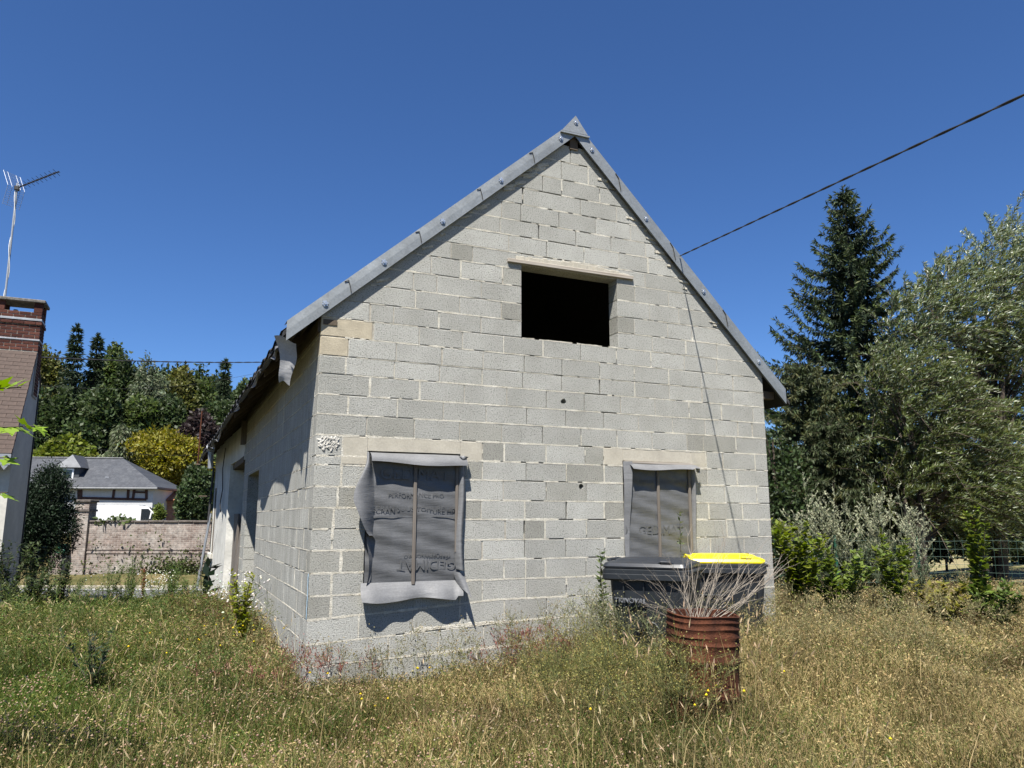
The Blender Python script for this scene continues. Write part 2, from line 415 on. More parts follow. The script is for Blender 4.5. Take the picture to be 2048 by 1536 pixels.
# courses: (bottom(x), top(x), joints, first bottom joint gap)
def lin(a, b, x1): return lambda x: a+(b-a)*min(max(x/x1, 0), 1)
def con(z): return lambda x: z
J0, J1, J2 = lin(0, .12, 3.5), lin(.204, .33, 2.6), lin(.43, .545, 2.0)
ZR = [.755, .963, 1.173, 1.388, 1.593, 1.811, 2.018, 2.229, 2.442, 2.645, 2.858, 3.047, 3.25, 3.452, 3.65, 3.855, 4.065, 4.275, 4.47, 4.68, 4.872, 5.087, 5.297, 5.506, 5.747, 5.98]
ZL = [.656, .869, 1.085, 1.293, 1.503, 1.712, 1.928]
def reg(x0, step=.507, n=13): return [x0+step*i for i in range(n)]
ROWS = [(con(-.42), con(-.21), reg(.4), 0, W), (con(-.21), J0, reg(.23), 0, W), (J0, J1, [.22, .80, 1.33]+reg(1.83), 0, W), (J1, J2, [.5, 1.05]+reg(1.56), 0, W)]
ROWS.append((J2, con(ZR[0]), [1.07, 1.56]+reg(1.81), .53, W))
lows = [[2.06, 2.32, 2.56, 3.08, 5.11, 5.62], [1.80, 2.31, 2.82, 3.33, 4.84, 5.37], [2.07, 2.30, 2.56, 3.09, 5.11, 5.62], [1.79, 2.31, 2.83, 3.33, 4.84, 5.37], [2.05, 2.58, 3.10, 5.10, 5.62], [1.80, 2.33, 2.84, 3.34, 4.84, 5.31]]
for i, j in enumerate(lows): ROWS.append((con(ZR[i]), con(ZR[i+1]), j, .53, W))
ups = [[.27, 1.80, 2.06, 2.58, 3.09, 3.34, 4.83, 5.09, 5.62], [.51, 1.02, 1.53, 2.03, 2.54, 3.04, 3.53, 4.03, 4.55, 4.80, 5.32], [.31, .83, 1.34, 1.84, 2.34, 2.84, 3.35, 3.84, 4.34, 4.84, 5.36, 5.6],
       [.53, 1.07, 1.58, 2.09, 2.59, 3.09, 3.59, 4.09, 4.60, 5.11, 5.63], [.27, .785, 1.29, 1.79, 2.29, 2.79, 3.30, 3.80, 4.31, 4.81, 5.32], [.29, .80, 1.31, 1.80, 2.31, 2.80, 3.31, 3.80, 4.31, 4.81, 5.32],
       [.54, 1.05, 1.55, 2.05, 2.55, 3.05, 3.55, 4.05, 4.56, 5.07], [.50, .76, 1.27, 1.77, 4.08, 4.59, 5.09], [1.00, 1.51, 2.02, 3.82, 4.32, 4.7], [.97, 1.24, 1.77, 4.05, 4.5], [1.17, 1.52, 2.03, 3.84, 4.35],
       [1.40, 1.66, 4.0], [2.11, 2.61, 3.12, 3.62, 4.05], [2.0, 2.50, 3.01, 3.51, 4.02], [2.02, 2.27, 2.78, 3.29, 3.80], [2.29, 3.08, 3.60], [2.56, 2.82, 3.36], [2.82, 3.20], [2.95]]
for i, j in enumerate(ups): ROWS.append((con(ZR[7+i-1]), con(ZR[7+i]), j, 0, W))
PIER = [(J2, con(ZL[0]), [.22]), (con(ZL[0]), con(ZL[1]), [.215]), (con(ZL[1]), con(ZL[2]), [.30]), (con(ZL[2]), con(ZL[3]), [.205]), (con(ZL[3]), con(ZL[4]), [.21]), (con(ZL[4]), con(ZL[5]), [.24]), (con(ZL[5]), con(ZL[6]), [.27]), (con(ZL[6]), con(2.018), [.27])]
THICK = {(.22, 4), }

front_wall = None
def wall_core():
    """recessed mortar core of the gable, with the three openings"""
    OP = [(a-.01, b+.01, c-.01, d+.01) for a, b, c, d in OPEN]
    mb = MB(); xs = sorted({.012, AX, W-.012} | {o[0] for o in OP} | {o[1] for o in OP})
    for a, b in zip(xs[:-1], xs[1:]):
        cuts = sorted([(o[2], o[3]) for o in OP if o[0] <= a+1e-6 and o[1] >= b-1e-6])
        z = -.6
        for c in cuts:
            mb.prism([(a, z), (b, z), (b, c[0]), (a, c[0])], 'y', .006, .19); z = c[1]
        mb.prism([(a, z), (b, z), (b, vb(b)+.07), (a, vb(a)+.07)], 'y', .006, .19)
    return mb
front_wall = wall_core().build('front_wall', M['core'], house)

blocks = []                                          # (distance, polygon, material, plane)
def sub_rects(poly, ops, g):
    """cut a near-rectangular block by the openings"""
    out = [poly]
    for (a, b, c, d) in ops:
        nxt = []
        for p in out:
            x0, x1 = min(q[0] for q in p), max(q[0] for q in p); z0, z1 = min(q[1] for q in p), max(q[1] for q in p)
            if x1 <= a or x0 >= b or z1 <= c or z0 >= d: nxt.append(p); continue
            l = clip(p, 1, 0, a); r = clip(p, -1, 0, -b); m = clip(clip(p, -1, 0, -a), 1, 0, b)
            nxt += [q for q in (l, r, clip(m, 0, 1, c-.004), clip(m, 0, -1, -d-.004)) if len(q) > 2]
        out = nxt
    return [p for p in out if abs(area(p)) > .004]

def inset(poly, d):
    n = len(poly); s = 1 if area(poly) > 0 else -1; out = []
    for i in range(n):
        p0, p1, p2 = Vector(poly[i-1]), Vector(poly[i]), Vector(poly[(i+1) % n])
        e1, e2 = (p1-p0).normalized(), (p2-p1).normalized(); n1, n2 = Vector((-e1.y, e1.x))*s, Vector((-e2.y, e2.x))*s
        k = 1+n1.dot(n2); m = (n1+n2)/max(k, .3); out.append((p1.x+m.x*d, p1.y+m.y*d))
    return out
def block_mesh(poly, plane, jy):
    """hollow block face: slab with softened arrises; plane 'y' is the gable, 'x' the side wall"""
    if area(poly) < 0: poly = poly[::-1]
    f = inset(poly, .005)
    f = [(p[0]+rnd.uniform(-.0015, .0015), p[1]+rnd.uniform(-.0015, .0015)) for p in f]
    rings = [(f, jy), (poly, jy+.005), (poly, .2)]; n = len(poly); vs = []
    for r, t in rings: vs += [(q[0], t, q[1]) if plane == 'y' else (t, q[0], q[1]) for q in r]
    fs = [tuple(range(n)), tuple(range(3*n-1, 2*n-1, -1))]
    for k in range(2): fs += [(k*n+i, k*n+(i+1) % n, (k+1)*n+(i+1) % n, (k+1)*n+i) for i in range(n)]
    return MB().add(vs, fs)
SMEAR = MB()
def smear(x0, z0, x1, z1, w, plane='y', step=.03, out=.0012, p_gap=.12):
    """irregular ribbon of squeezed-out mortar along a joint"""
    L = math.hypot(x1-x0, z1-z0); n = max(2, int(L/step)); dx, dz = (x1-x0)/L, (z1-z0)/L
    gap = False; ring = []; ph = rnd.uniform(0, 9)
    def flush(ring):
        if len(ring) < 2: return
        vs = []; 
        for (a, b, c, d, o) in ring:
            for (px, pz, t) in ((a, b, .007), (a+.15*(c-a), b+.15*(d-b), -o), (c-.15*(c-a), d-.15*(d-b), -o), (c, d, .007)):
                vs.append((px, t, pz) if plane == 'y' else (t, px, pz))
        m = len(ring); fs = [(4*i+k, 4*i+k+1, 4*i+k+5, 4*i+k+4) for i in range(m-1) for k in range(3)]
        SMEAR.add(vs, fs)
    for i in range(n+1):
        t = i/n; x = x0+(x1-x0)*t; z = z0+(z1-z0)*t
        ww = w*(.82+.22*math.sin(ph+t*L*7)*math.sin(ph*2+t*L*17)+rnd.uniform(-.16, .2))
        if rnd.random() < (.28 if gap else p_gap*.35): gap = not gap
        if ww < .003 or gap:
            flush(ring); ring = []; continue
        wa, wb = ww*rnd.uniform(.85, 1.1), ww*rnd.uniform(.85, 1.1)
        ring.append((x+dz*wa, z-dx*wa, x-dz*wb, z+dx*wb, out*rnd.uniform(.3, 1.3)))
    flush(ring)

TAN = {('up', 5, 0), ('up', 6, 0)}
def lay(rows, ops, key, x_end_clip=True):
    for ri, (zb, zt, joints, xa, xb) in enumerate(rows):
        xs = [xa]+[j for j in joints if xa+.03 < j < xb-.03]+[xb]
        for k in range(len(xs)-1):
            a, b = xs[k], xs[k+1]; gz = .005
            ga = .004 if k else 0; gb = .004 if k < len(xs)-2 else 0
            if k and rnd.random() < .14: ga = .014
            p = [(a+ga, zb(a)+gz), (b-gb, zb(b)+gz), (b-gb, zt(b)-gz), (a+ga, zt(a)-gz)]
            top = .035
            p = clip(p, -SL, 1, 3.148+SL*.348+top); p = clip(p, SR, 1, 6.092+SR*AX+top)
            if len(p) < 3 or abs(area(p)) < .003: continue
            for q in sub_rects(p, ops, 0): blocks.append((key, ri, k, q))
lay(ROWS, OPEN, 'row'); lay([(a, b, j, 0, .53) for a, b, j in PIER], OPEN, 'pier')

# corner return: side wall courses (y along the wall)
SIDE_OPEN = [(5.3, 7.25, -1, 2.18)]
SIDE_LEN = 8.15
zs = [-1.05, -.84, -.63, -.42, -.21, 0, .204, .43]+ZL+[2.229]+ZR[8:13]+[3.41]
side_rows = []
for i in range(len(zs)-1):
    side_rows.append((con(zs[i]), con(zs[i+1]), reg(.21 if i % 2 else .46, .507, 18), 0.0, SIDE_LEN))
side_blocks = []
for ri, (zb, zt, joints, xa, xb) in enumerate(side_rows):
    xs = [.203]+[j for j in joints if .3 < j < xb-.1]+[xb]
    for k in range(len(xs)-1):
        a, b = xs[k], xs[k+1]
        p = [(a+.0008, zb(a)+.005), (b-.0008, zb(a)+.005), (b-.0008, zt(a)-.005), (a+.0008, zt(a)-.005)]
        for q in sub_rects(p, SIDE_OPEN, 0): side_blocks.append((ri, k, q))

tan_at = lambda c: (c[0] < .45 and 3.05 < c[1] < 3.25) or (c[0] < .5 and 3.25 < c[1] < 3.45)
n_front = 0
for key, ri, k, q in blocks:
    cx = sum(p[0] for p in q)/len(q); cz = sum(p[1] for p in q)/len(q); w_ = max(p[0] for p in q)-min(p[0] for p in q)
    nm, mat = 'block', M['block']
    if key == 'row' and abs(cz-2.12) < .08 and ((.2 < cx < 1.8) or (3.34 < cx < 4.83)): nm, mat = 'lintel', M['lintel']
    elif tan_at((cx, cz)): mat = M['block_tan']
    elif w_ < .3 and rnd.random() < .35: mat = M['block_dark']
    elif rnd.random() < .06: mat = M['block_dark']
    o = block_mesh(q, 'y', rnd.uniform(-.001, .0015)).build(nm, mat, front_wall, fix=True); n_front += 1
# render filler below the left lintel
MB().bbox((.262, -.003, 1.94), (.528, .1, 2.02), .004).build('filler', M['lintel'], front_wall)

# mortar ribbons on the gable
for ri, (zb, zt, joints, xa, xb) in enumerate(ROWS):
    z_mid = zt(3)
    thick = .0145 if z_mid < 2.3 else (.0125 if z_mid < 2.9 else (.007 if z_mid < 3.2 else .0115))
    x = xa
    while x < xb-.02:
        x2 = min(xb, x+.5)
        for o in OPEN:                                 # stop at the openings
            if o[2]+.01 < zt(x) < o[3]+.03:
                if o[0]-.002 <= x < o[1]: x = o[1]; x2 = min(xb, x+.5)
                elif x < o[0] < x2: x2 = o[0]
        z1, z2 = zt(x), zt(x2)
        if x2-x > .03 and z1 < vb((x+x2)/2)-.03: smear(x, z1, x2, z2, thick*rnd.uniform(.75, 1.25), p_gap=.13 if z_mid < 2.9 else .25)
        x = x2
    xs = [j for j in joints if xa+.03 < j < xb-.03]
    for j in xs:
        a, b = zb(j), zt(j); m = (a+b)/2
        if any(o[0] < j < o[1] and o[2]-.02 < m < o[3]+.02 for o in OPEN) or m > vb(j)-.05: continue
        r = rnd.random()
        if z_mid < 2.3:
            if r < .62: smear(j, a, j, b, rnd.choice([.006, .01, .015]), step=.02, p_gap=.25)
        elif r < .3: smear(j, a, j, b, rnd.choice([.006, .008, .014]), step=.02, p_gap=.3)
for zb, zt, joints in PIER:
    smear(0.01, zt(0), .53, zt(.53), .016, p_gap=.06)
    for j in joints: smear(j, zb(j), j, zt(j), .022, step=.02, p_gap=.02)
for (j, a, b) in [(.53, 2.645, 2.858), (1.07, 2.645, 2.858), (.27, 2.858, 3.04), (.31, 2.45, 2.645), (2.56, 1.17, 1.388), (2.56, .76, .96), (3.33, 1.4, 1.59)]: smear(j, a, j, b, .017, step=.02, p_gap=.02)
# ragged mortar beds tucked under the roof line
for i in range(26):
    x = rnd.choice([rnd.uniform(.25, 2.6), rnd.uniform(3.3, 5.6)]); z = vb(x)-rnd.uniform(.02, .09)
    smear(x-.06, z-.02, x+.09, z+.03*(1 if x < AX else -1), rnd.uniform(.015, .035), step=.02, out=.012)
# thick bed below the left window and the wide pale bed near the ground
smear(1.07, .285, 1.95, .31, .03, out=.003, p_gap=.02); smear(.75, .47, 1.2, .50, .02, out=.01, p_gap=.02)
smear(1.9, .31, 3.2, .335, .018, p_gap=.05); smear(1.1, .035, 2.2, .07, .025, p_gap=.03)

# two knocked holes: real cavities cut through block and core
def cut_hole(targets, c, r):
    bm = bmesh.new(); bmesh.ops.create_icosphere(bm, subdivisions=2, radius=r)
    for v in bm.verts: v.co = Vector((v.co.x*rnd.uniform(.75, 1.25), v.co.y*2.6, v.co.z*rnd.uniform(.6, 1.15)))
    me = bpy.data.meshes.new('cutter'); bm.to_mesh(me); bm.free()
    cu = bpy.data.objects.new('cutter', me); scene.collection.objects.link(cu); cu.location = c
    for t in targets:
        md = t.modifiers.new('hole', 'BOOLEAN'); md.operation = 'DIFFERENCE'; md.object = cu; md.solver = 'EXACT'
    bpy.context.view_layer.update(); dg = bpy.context.evaluated_depsgraph_get()
    for t in targets:
        new = bpy.data.meshes.new_from_object(t.evaluated_get(dg)); t.modifiers.clear(); t.data = new
    bpy.data.objects.remove(cu); bpy.data.meshes.remove(me)
for (u_, v_) in ((1127, 803), (1162, 973)):
    p = onY(u_, v_, 0)
    def holds(o):
        vs = [v.co for v in o.data.vertices]
        return min(v.x for v in vs) < p.x < max(v.x for v in vs) and min(v.z for v in vs) < p.z < max(v.z for v in vs)
    cut_hole([o for o in front_wall.children if o.name.startswith('block') and holds(o)] + [front_wall], (p.x, .02, p.z), .036)
# chipped block with white lime at the left lintel
mb = MB()
def lime(u, v):
    e = math.sin(math.pi*min(1, max(0, u)))*math.sin(math.pi*min(1, max(0, v)))
    f_ = .5+.5*math.sin(u*23+v*9)*math.sin(v*31-u*13)
    return (.012+.235*u+.012*math.sin(v*17), .012-(.012+.016*f_)*min(1, e*4), 2.075+.145*v+.02*math.sin(u*19)*(1-v)+.012*math.sin(u*43))
mb.grid(lime, 26, 16)
M['lime'] = plain('white_lime', (.56, .54, .49), .95, var=.25, scale=25, bs=.9, bd=.02)
mb.build('lime_patch', M['lime'], front_wall)

# ---- side wall facing the passage
mb = MB()
def side_core():
    a = MB()
    for (y0, y1, z0, z1) in ((.21, 5.29, -1.1, 3.44), (5.29, 7.26, 2.19, 3.44), (7.26, SIDE_LEN-.01, -1.1, 3.44)): a.box((.006, y0, z0), (.19, y1, z1))
    return a
side_wall = side_core().build('side_wall', M['core'], house)
room = 300-n_front-2
side_blocks.sort(key=lambda b: sum(p[0] for p in b[2])/len(b[2]) + (3 if sum(p[1] for p in b[2])/len(b[2]) > 2.2 else 0))
rest = MB()
for i, (ri, k, q) in enumerate(side_blocks):
    b = block_mesh(q, 'x', rnd.uniform(-.0015, .003))
    if i < room: b.build('block', M['block_side'], side_wall)
    else: rest.add(b.v, b.f)
tag(rest.build('side_blockwork', M['block_side'], side_wall), kind='stuff')
for ri, (zb, zt, joints, xa, xb) in enumerate(side_rows[:-1]):
    z = zt(0); segs = [(0.0, 5.3), (7.25, SIDE_LEN)] if z < 2.18 else [(0.0, SIDE_LEN)]
    for a, b in segs:
        y = a
        while y < b-.02:
            y2 = min(b, y+.6); smear(y, z, y2, z, .0095*rnd.uniform(.7, 1.3), 'x', .04, .001, p_gap=.1); y = y2
    for j in joints[:2]: smear(j, zb(0), j, zt(0), .008, 'x', .02, .001, p_gap=.2)
smear(2.6, 2.45, 2.62, 3.05, .02, 'x', .03, .003, 0)
SMEAR.build('mortar_joints', M['mortar'], front_wall, fix=True)
M['chalk'] = plain('blue_chalk', (.42, .62, .78), .9, var=.2, scale=60, bs=0)
mb = MB(); mb.grid(lambda u, v: (-.007-.001*math.sin(9*v), .008+u*.03+.008*math.sin(37*v), .44+v*.43), 2, 24)
mb.build('chalk_line', M['chalk'], side_wall)

# other walls (not seen in the photograph): back, right, and a floor added to darken the attic
YE = 15.0
mb = MB(); mb.box((5.62, .2, -.6), (5.82, YE, 2.95)); mb.build('right_wall', M['block_side'], house)
mb = MB(); mb.prism([(-.05, -1.2), (5.82, -1.2), (5.82, 3.1), (AX, 5.95), (.1, 3.4)], 'y', YE-.15, YE); mb.build('back_wall', M['render_white'], house)
mb = MB(); mb.box((.2, .21, 2.45), (5.62, YE-.2, 2.55)); mb.build('attic_floor', M['wood_y'], house)  # unseen slab added to block light inside the house
mb = MB(); mb.box((.2, .21, -.3), (5.62, YE-.2, -.22)); mb.build('floor', M['dark'], house)

# ---- old white-rendered part behind, same roof
def wx(y): return -.02-.2*smooth(8.15, 15, y)          # the old wall bows slightly outwards
old = MB()
def slabwall(y0, y1, z0, z1):
    n = max(1, int((y1-y0)/.5))
    for i in range(n):
        a, b = y0+(y1-y0)*i/n, y0+(y1-y0)*(i+1)/n
        p = [(float(wx(a)), a), (float(wx(b)), b), (.25, b), (.25, a)]; old.prism(p, 'z', z0, z1)
slabwall(8.15, 8.32, 2.55, 3.35); slabwall(8.32, 10.9, 2.62, 3.32); slabwall(10.9, 13.75, -1.2, 3.3); slabwall(13.75, 14.45, -1.2, .5); slabwall(13.75, 14.45, 2.2, 3.28); slabwall(14.45, 15.0, -1.2, 3.25)
old_wall = old.build('old_side_wall', M['render_white'], house)
mb = MB(); mb.box((-.10, 8.12, 2.85), (.2, 8.30, 3.32)); mb.build('dark_slot_box', M['wood_z'], old_wall)  # box standing in for the dark gap above the doorway
mb = MB(); mb.box((-.30, 13.65, .38), (.0, 14.55, .5)); mb.build('window_sill', M['render_grey'], old_wall)
mb = MB(); mb.box((-.19, 13.72, .5), (-.08, 13.82, 2.2)); mb.box((-.2, 14.38, .5), (-.08, 14.46, 2.2)); mb.box((-.19, 13.82, 2.12), (-.08, 14.38, 2.2)); mb.build('window_frame', M['wood_z'], old_wall)
mb = MB(); mb.box((-.05, 13.82, .5), (-.03, 14.38, 2.12)); mb.build('window_dark_panel', M['dark'], old_wall)  # near-black panel standing in for the unlit interior behind the frame
mb = MB(); mb.box((-.03, 8.2, 2.5), (.2, 10.95, 2.62)); mb.build('door_lintel', M['wood_y'], old_wall)
mb = MB(); R_ = Matrix.Translation((-.02, 9.2, -.35)) @ Matrix.Rotation(math.radians(5), 4, 'Y') @ Matrix.Rotation(math.radians(-3), 4, 'X')
mb.box((0, -.1, 0), (.035, .42, 2.0), R_); mb.build('leaning_board', M['wood_z'], old_wall)
mb = MB(); mb.box((.06, 9.8, -.4), (.1, 10.85, 1.5)); mb.build('old_door', M['wood_z'], old_wall)
mb = MB(); mb.tube([(float(wx(12))-.02, 12.0, 3.1), (float(wx(12))-.05, 12.05, 2.6), (float(wx(12))-.03, 11.9, 2.1), (float(wx(12))-.06, 12.0, 1.75), (float(wx(12))-.05, 11.7, 1.55)], .012, 6); mb.build('loose_cable', M['cable'], old_wall)
def corr_sheet(x, y0, y1, z0, z1, lean):
    m = MB()
    def f(u, v): yy = y0+(y1-y0)*u; return (x-lean*(1-v)+.018*math.sin(u*38), yy+.03*math.sin(v*3), z0+(z1-z0)*v+.05*math.sin(u*2))
    m.grid(f, 40, 4); g = len(m.v)
    m.grid(lambda u, v: tuple(a+b for a, b in zip(f(u, v), (.004, 0, 0))), 40, 4); return m
corr_sheet(-.27, 14.5, 15.1, -.6, 1.5, .22).build('corrugated_sheet', M['zinc_old'], old_wall)
corr_sheet(-.26, 14.7, 15.25, 1.3, 2.75, .05).build('corrugated_sheet', M['roof_dark'], old_wall)
mb = MB(); mb.tube([(-.25, 14.9, 2.85), (-.75, 14.95, 2.87)], .025, 6); mb.build('bracket', M['wood_y'], old_wall)
mb = MB(); mb.tube([(-.25, 14.95, 2.0), (-.6, 15, 2.0)], .02, 6); mb.build('bracket', M['wood_y'], old_wall)

# ---- roof
def ex(y): return -.37-.06*smooth(0, 2.0, y)-.20*smooth(2, 15, y) + .02*math.sin(y*.9)          # wavering left eave
def zl_roof(x): return 3.148+SL*(x+.348)+.075
roof = MB(); T = .05; ny = 44
left = []
for i in range(ny+1):
    y = -.035+(YE+.25+.035)*i/ny; e = ex(y)+rnd.uniform(-.015, .015)*(i > 1)
    for (x, off) in ((AX, 0), (1.3, 0), (e, -.0), (e, T), (1.3, T), (AX, T)):
        left.append((x, y, (zl_roof(x) if x < AX else 6.15)+off-.02*math.sin(y*.5)*(y > 8)))
roof.add(left, [(6*i+k, 6*i+(k+1) % 6, 6*i+6+(k+1) % 6, 6*i+6+k) for i in range(ny) for k in range(6)]+[tuple(range(6)), tuple(range(6*ny+5, 6*ny-1, -1))])
roof.prism([(AX, 6.167), (6.24, 6.167-(6.24-AX)*SR), (6.24, 6.217-(6.24-AX)*SR), (AX, 6.217)], 'y', -.035, YE+.25)
roof_o = roof.build('roof', M['roof_dark'], house)
mb = MB()                                              # corrugated edge of the covering at the left eave
n = 190
def corr(u, v):
    y = .05+15*u; x = ex(y)-.015+.45*v
    return (x, y, zl_roof(x)+T+.012+.022*math.sin(y*14)+.006*math.sin(y*3.1))
mb.grid(corr, 420, 2); mb.grid(lambda u, v: tuple(np.array(corr(u, v))-np.array((0, 0, .012))), 420, 2)
mb.build('roof_sheeting', M['roof_dark'], roof_o)
for y in [.9, 1.8, 2.7, 3.6, 4.5, 5.4, 6.3, 7.2, 8.2, 9.3, 10.4, 11.5, 12.6, 13.7, 14.8]:        # rafter tails
    mb = MB(); x0, x1 = ex(y)+.06, .9
    mb.prism([(x0, zl_roof(x0)-.12), (x1, zl_roof(x1)-.12), (x1, zl_roof(x1)-.005), (x0, zl_roof(x0)-.005)], 'y', y, y+.07); mb.build('rafter', M['wood_y'], roof_o)
for k in range(3):                                    # battens running along the overhang
    mb = MB(); pts = []
    for i in range(12): y = .0+15*i/11; x = ex(y)+.05+.13*k; pts.append((x, y, zl_roof(x)-.018))
    mb.tube(pts, .016, 4); mb.build('batten', M['wood_y'], roof_o)
mb = MB(); mb.prism([(-.02, 3.30), (.22, 3.30), (.22, 3.44), (-.02, 3.44)], 'y', .05, SIDE_LEN); mb.build('wall_plate', M['wood_y'], roof_o)
mb = MB(); mb.box((.02, -.008, 3.37), (.16, .10, 3.425)); mb.build('purlin_end', M['wood_y'], roof_o)
mb = MB(); mb.box((AX-.05, -.02, 5.93), (AX+.06, .6, 6.1)); mb.build('ridge_beam', M['wood_y'], roof_o)
mb = MB(); mb.box((W+.005, .06, 2.99), (W+.24, .16, 3.09)); mb.build('purlin_end', M['wood_y'], roof_o)
# torn grey underlay hanging from the eave
def membrane(y0, y1, drop, seed, name='torn_underlay', wob=.04):
    r = random.Random(seed); m = MB(); ph = r.uniform(0, 6)
    def f(u, v):
        y = y0+(y1-y0)*u; d = drop*(.55+.45*math.sin(ph+u*5)*math.cos(u*9+ph)) if drop < .3 else drop*(1-.4*abs(u-.5))
        return (ex(y)+.03-.05*v+wob*math.sin(v*4+u*7+ph)*v, y+.03*math.sin(v*5+ph), zl_roof(ex(y))-.005-d*v)
    m.grid(f, max(8, int((y1-y0)*14)), 8); return m.build(name, M['tarp'], roof_o, smooth_=True)
membrane(.25, 1.5, .17, 3); membrane(1.4, 4.2, .14, 4); membrane(4.2, 8.8, .12, 5); membrane(9.0, 10.2, .2, 6, wob=.08); membrane(10.4, 13.0, .1, 8); membrane(13.2, 15.2, .16, 9)
mb = MB()                                              # the long tatter at the verge end
def tatter(u, v):
    w_ = (.20*(1-v)**.8+.075)*(1-.25*max(0, v-.85)/.15)
    return (ex(0)+.02+.05*math.sin(v*2.5)+(u-.5)*.24*(1-.55*v)+.03*math.sin(v*6)*v, -.02+.10*v+(u-.5)*w_*.7+.05*math.sin(v*5), zl_roof(ex(0))-.03-.44*v+.02*math.sin(u*5+v*6))
M['underlay_lit'] = tarp_mat('sunlit_underlay', (.30, .30, .30))  # brighter copy of the membrane, sunlight on the tatter put into its colour
mb.grid(tatter, 8, 14); mb.build('torn_underlay', M['underlay_lit'], roof_o, smooth_=True)
mb = MB(); mb.tube([(-.52, 11.2, 2.98), (-.50, 11.25, 2.55)], .06, 8); mb.tube([(-.56, 11.0, 3.03), (-.5, 11.25, 2.97)], .075, 8); mb.build('gutter_stub', M['zinc_old'], roof_o)

# ---- galvanised verge flashing: overlapping lengths with bolt rosettes
def flashing(x0, x1, parent, over):
    """one length between x0<x1 on the gable slope"""
    s = SL if x1 <= AX+1e-3 else -SR; n_ = Vector((-s, 1)).normalized() if s > 0 else Vector((-s, 1)).normalized()
    P = lambda x, d: (x, vb(x)+d)
    h = .205; m = MB(); y = -.06-over
    sec = [(0, y+.03), (0, y), (h*.5, y-.003), (h, y), (h, .14)]                 # (rise above underside, y)
    rings = []
    for x in (x0, (x0+x1)/2, x1): rings += [(x, yy, vb(x)+d) for d, yy in sec]+[(x, yy+.003 if i else yy, vb(x)+d-(.003 if i == 4 else 0)) for i, (d, yy) in reversed(list(enumerate(sec)))]
    k = 10; m.add(rings, [(r*k+i, r*k+(i+1) % k, (r+1)*k+(i+1) % k, (r+1)*k+i) for r in range(2) for i in range(k)]+[tuple(range(k-1, -1, -1)), tuple(range(2*k, 3*k))])
    return m.build('verge_flashing', M['zinc'], parent)
def rosette(x, z, y, parent):
    m = MB()
    for a in range(3):
        t = math.radians(60*a+15); m.prism([(x+.034*math.cos(t+d), z+.034*math.sin(t+d)) for d in (-.28, .28)]+[(x+.034*math.cos(t+math.pi+d), z+.034*math.sin(t+math.pi+d)) for d in (-.28, .28)], 'y', y-.004-.001*a, y+.002)
    m.lathe([(.001, .016), (.013, .016), (.016, .0)], 8, Matrix.Translation((x, y, z)) @ Matrix.Rotation(math.pi/2, 4, 'X'))
    return m.build('bolt', M['steel'], parent)
xl = [-.348, .27, 1.02, 1.74, 2.41, AX]; xr = [AX, 3.62, 4.42, 5.22, 6.159]
for i in range(5):
    o = flashing(xl[i]-(0 if i == 0 else .012), xl[i+1], house, .0015*(i % 2)); 
    xb_ = [.02, .62, 1.27, 1.98, 2.78][i]; rosette(xb_, vb(xb_)+.1, -.066, o)
for i in range(4):
    o = flashing(xr[i], xr[i+1]+(0 if i == 3 else .012), house, .0015*(i % 2))
    xb_ = [3.22, 4.0, 4.86, 5.72][i]; rosette(xb_, vb(xb_)+.1, -.066, o)
for x in xl[1:-1]+xr[1:-1]:                            # folded lap where two lengths meet
    s = SL if x < AX else -SR; m = MB(); z = vb(x)
    pts = [(x-.06, -.066, z+.192-.06*s), (x-.02, -.069, z+.175-.02*s), (x+.0, -.069, z+.09), (x+.012, -.066, z+.03)]
    m.tube(pts, .005, 5); m.build('lap_seam', M['roof_dark'], house)
m = MB(); m.prism([(AX-.19, vb(AX-.19)+.20), (AX+.175, vb(AX+.175)+.215), (AX+.005, 6.36)], 'y', -.078, -.072); m.prism([(AX-.21, vb(AX-.21)+.185), (AX+.195, vb(AX+.195)+.20), (AX+.195, vb(AX+.195)+.222), (AX-.21, vb(AX-.21)+.207)], 'y', -.09, -.066)
cap = m.build('ridge_cap', M['zinc'], house); rosette(AX+.005, 6.265, -.08, cap)
m = MB(); m.prism([(AX-.17, 6.12), (AX, 6.30), (AX+.16, 6.12), (AX+.16, 6.14), (AX, 6.325), (AX-.17, 6.14)], 'y', -.065, YE+.2); m.build('ridge_tile', M['zinc'], house)

# ---- upper window: plank over the hole
m = MB(); m.bbox((2.113, -.035, 4.325), (3.83, .2, 4.372), .006, Matrix.Rotation(math.radians(-.3), 4, 'Y')); m.build('window_plank', M['wood_x'], house)
mb = MB()
for x in np.arange(2.2, 3.75, .05):
    z = 4.40+.03*math.sin(x*3); mb.bbox((x, -.012-rnd.uniform(0, .012), 4.37), (x+.055, .05, 4.40+.045*math.sin((x-2.1)*1.9)+rnd.uniform(0, .02)), .006)
mb.build('plank_bedding', M['lintel'], house)
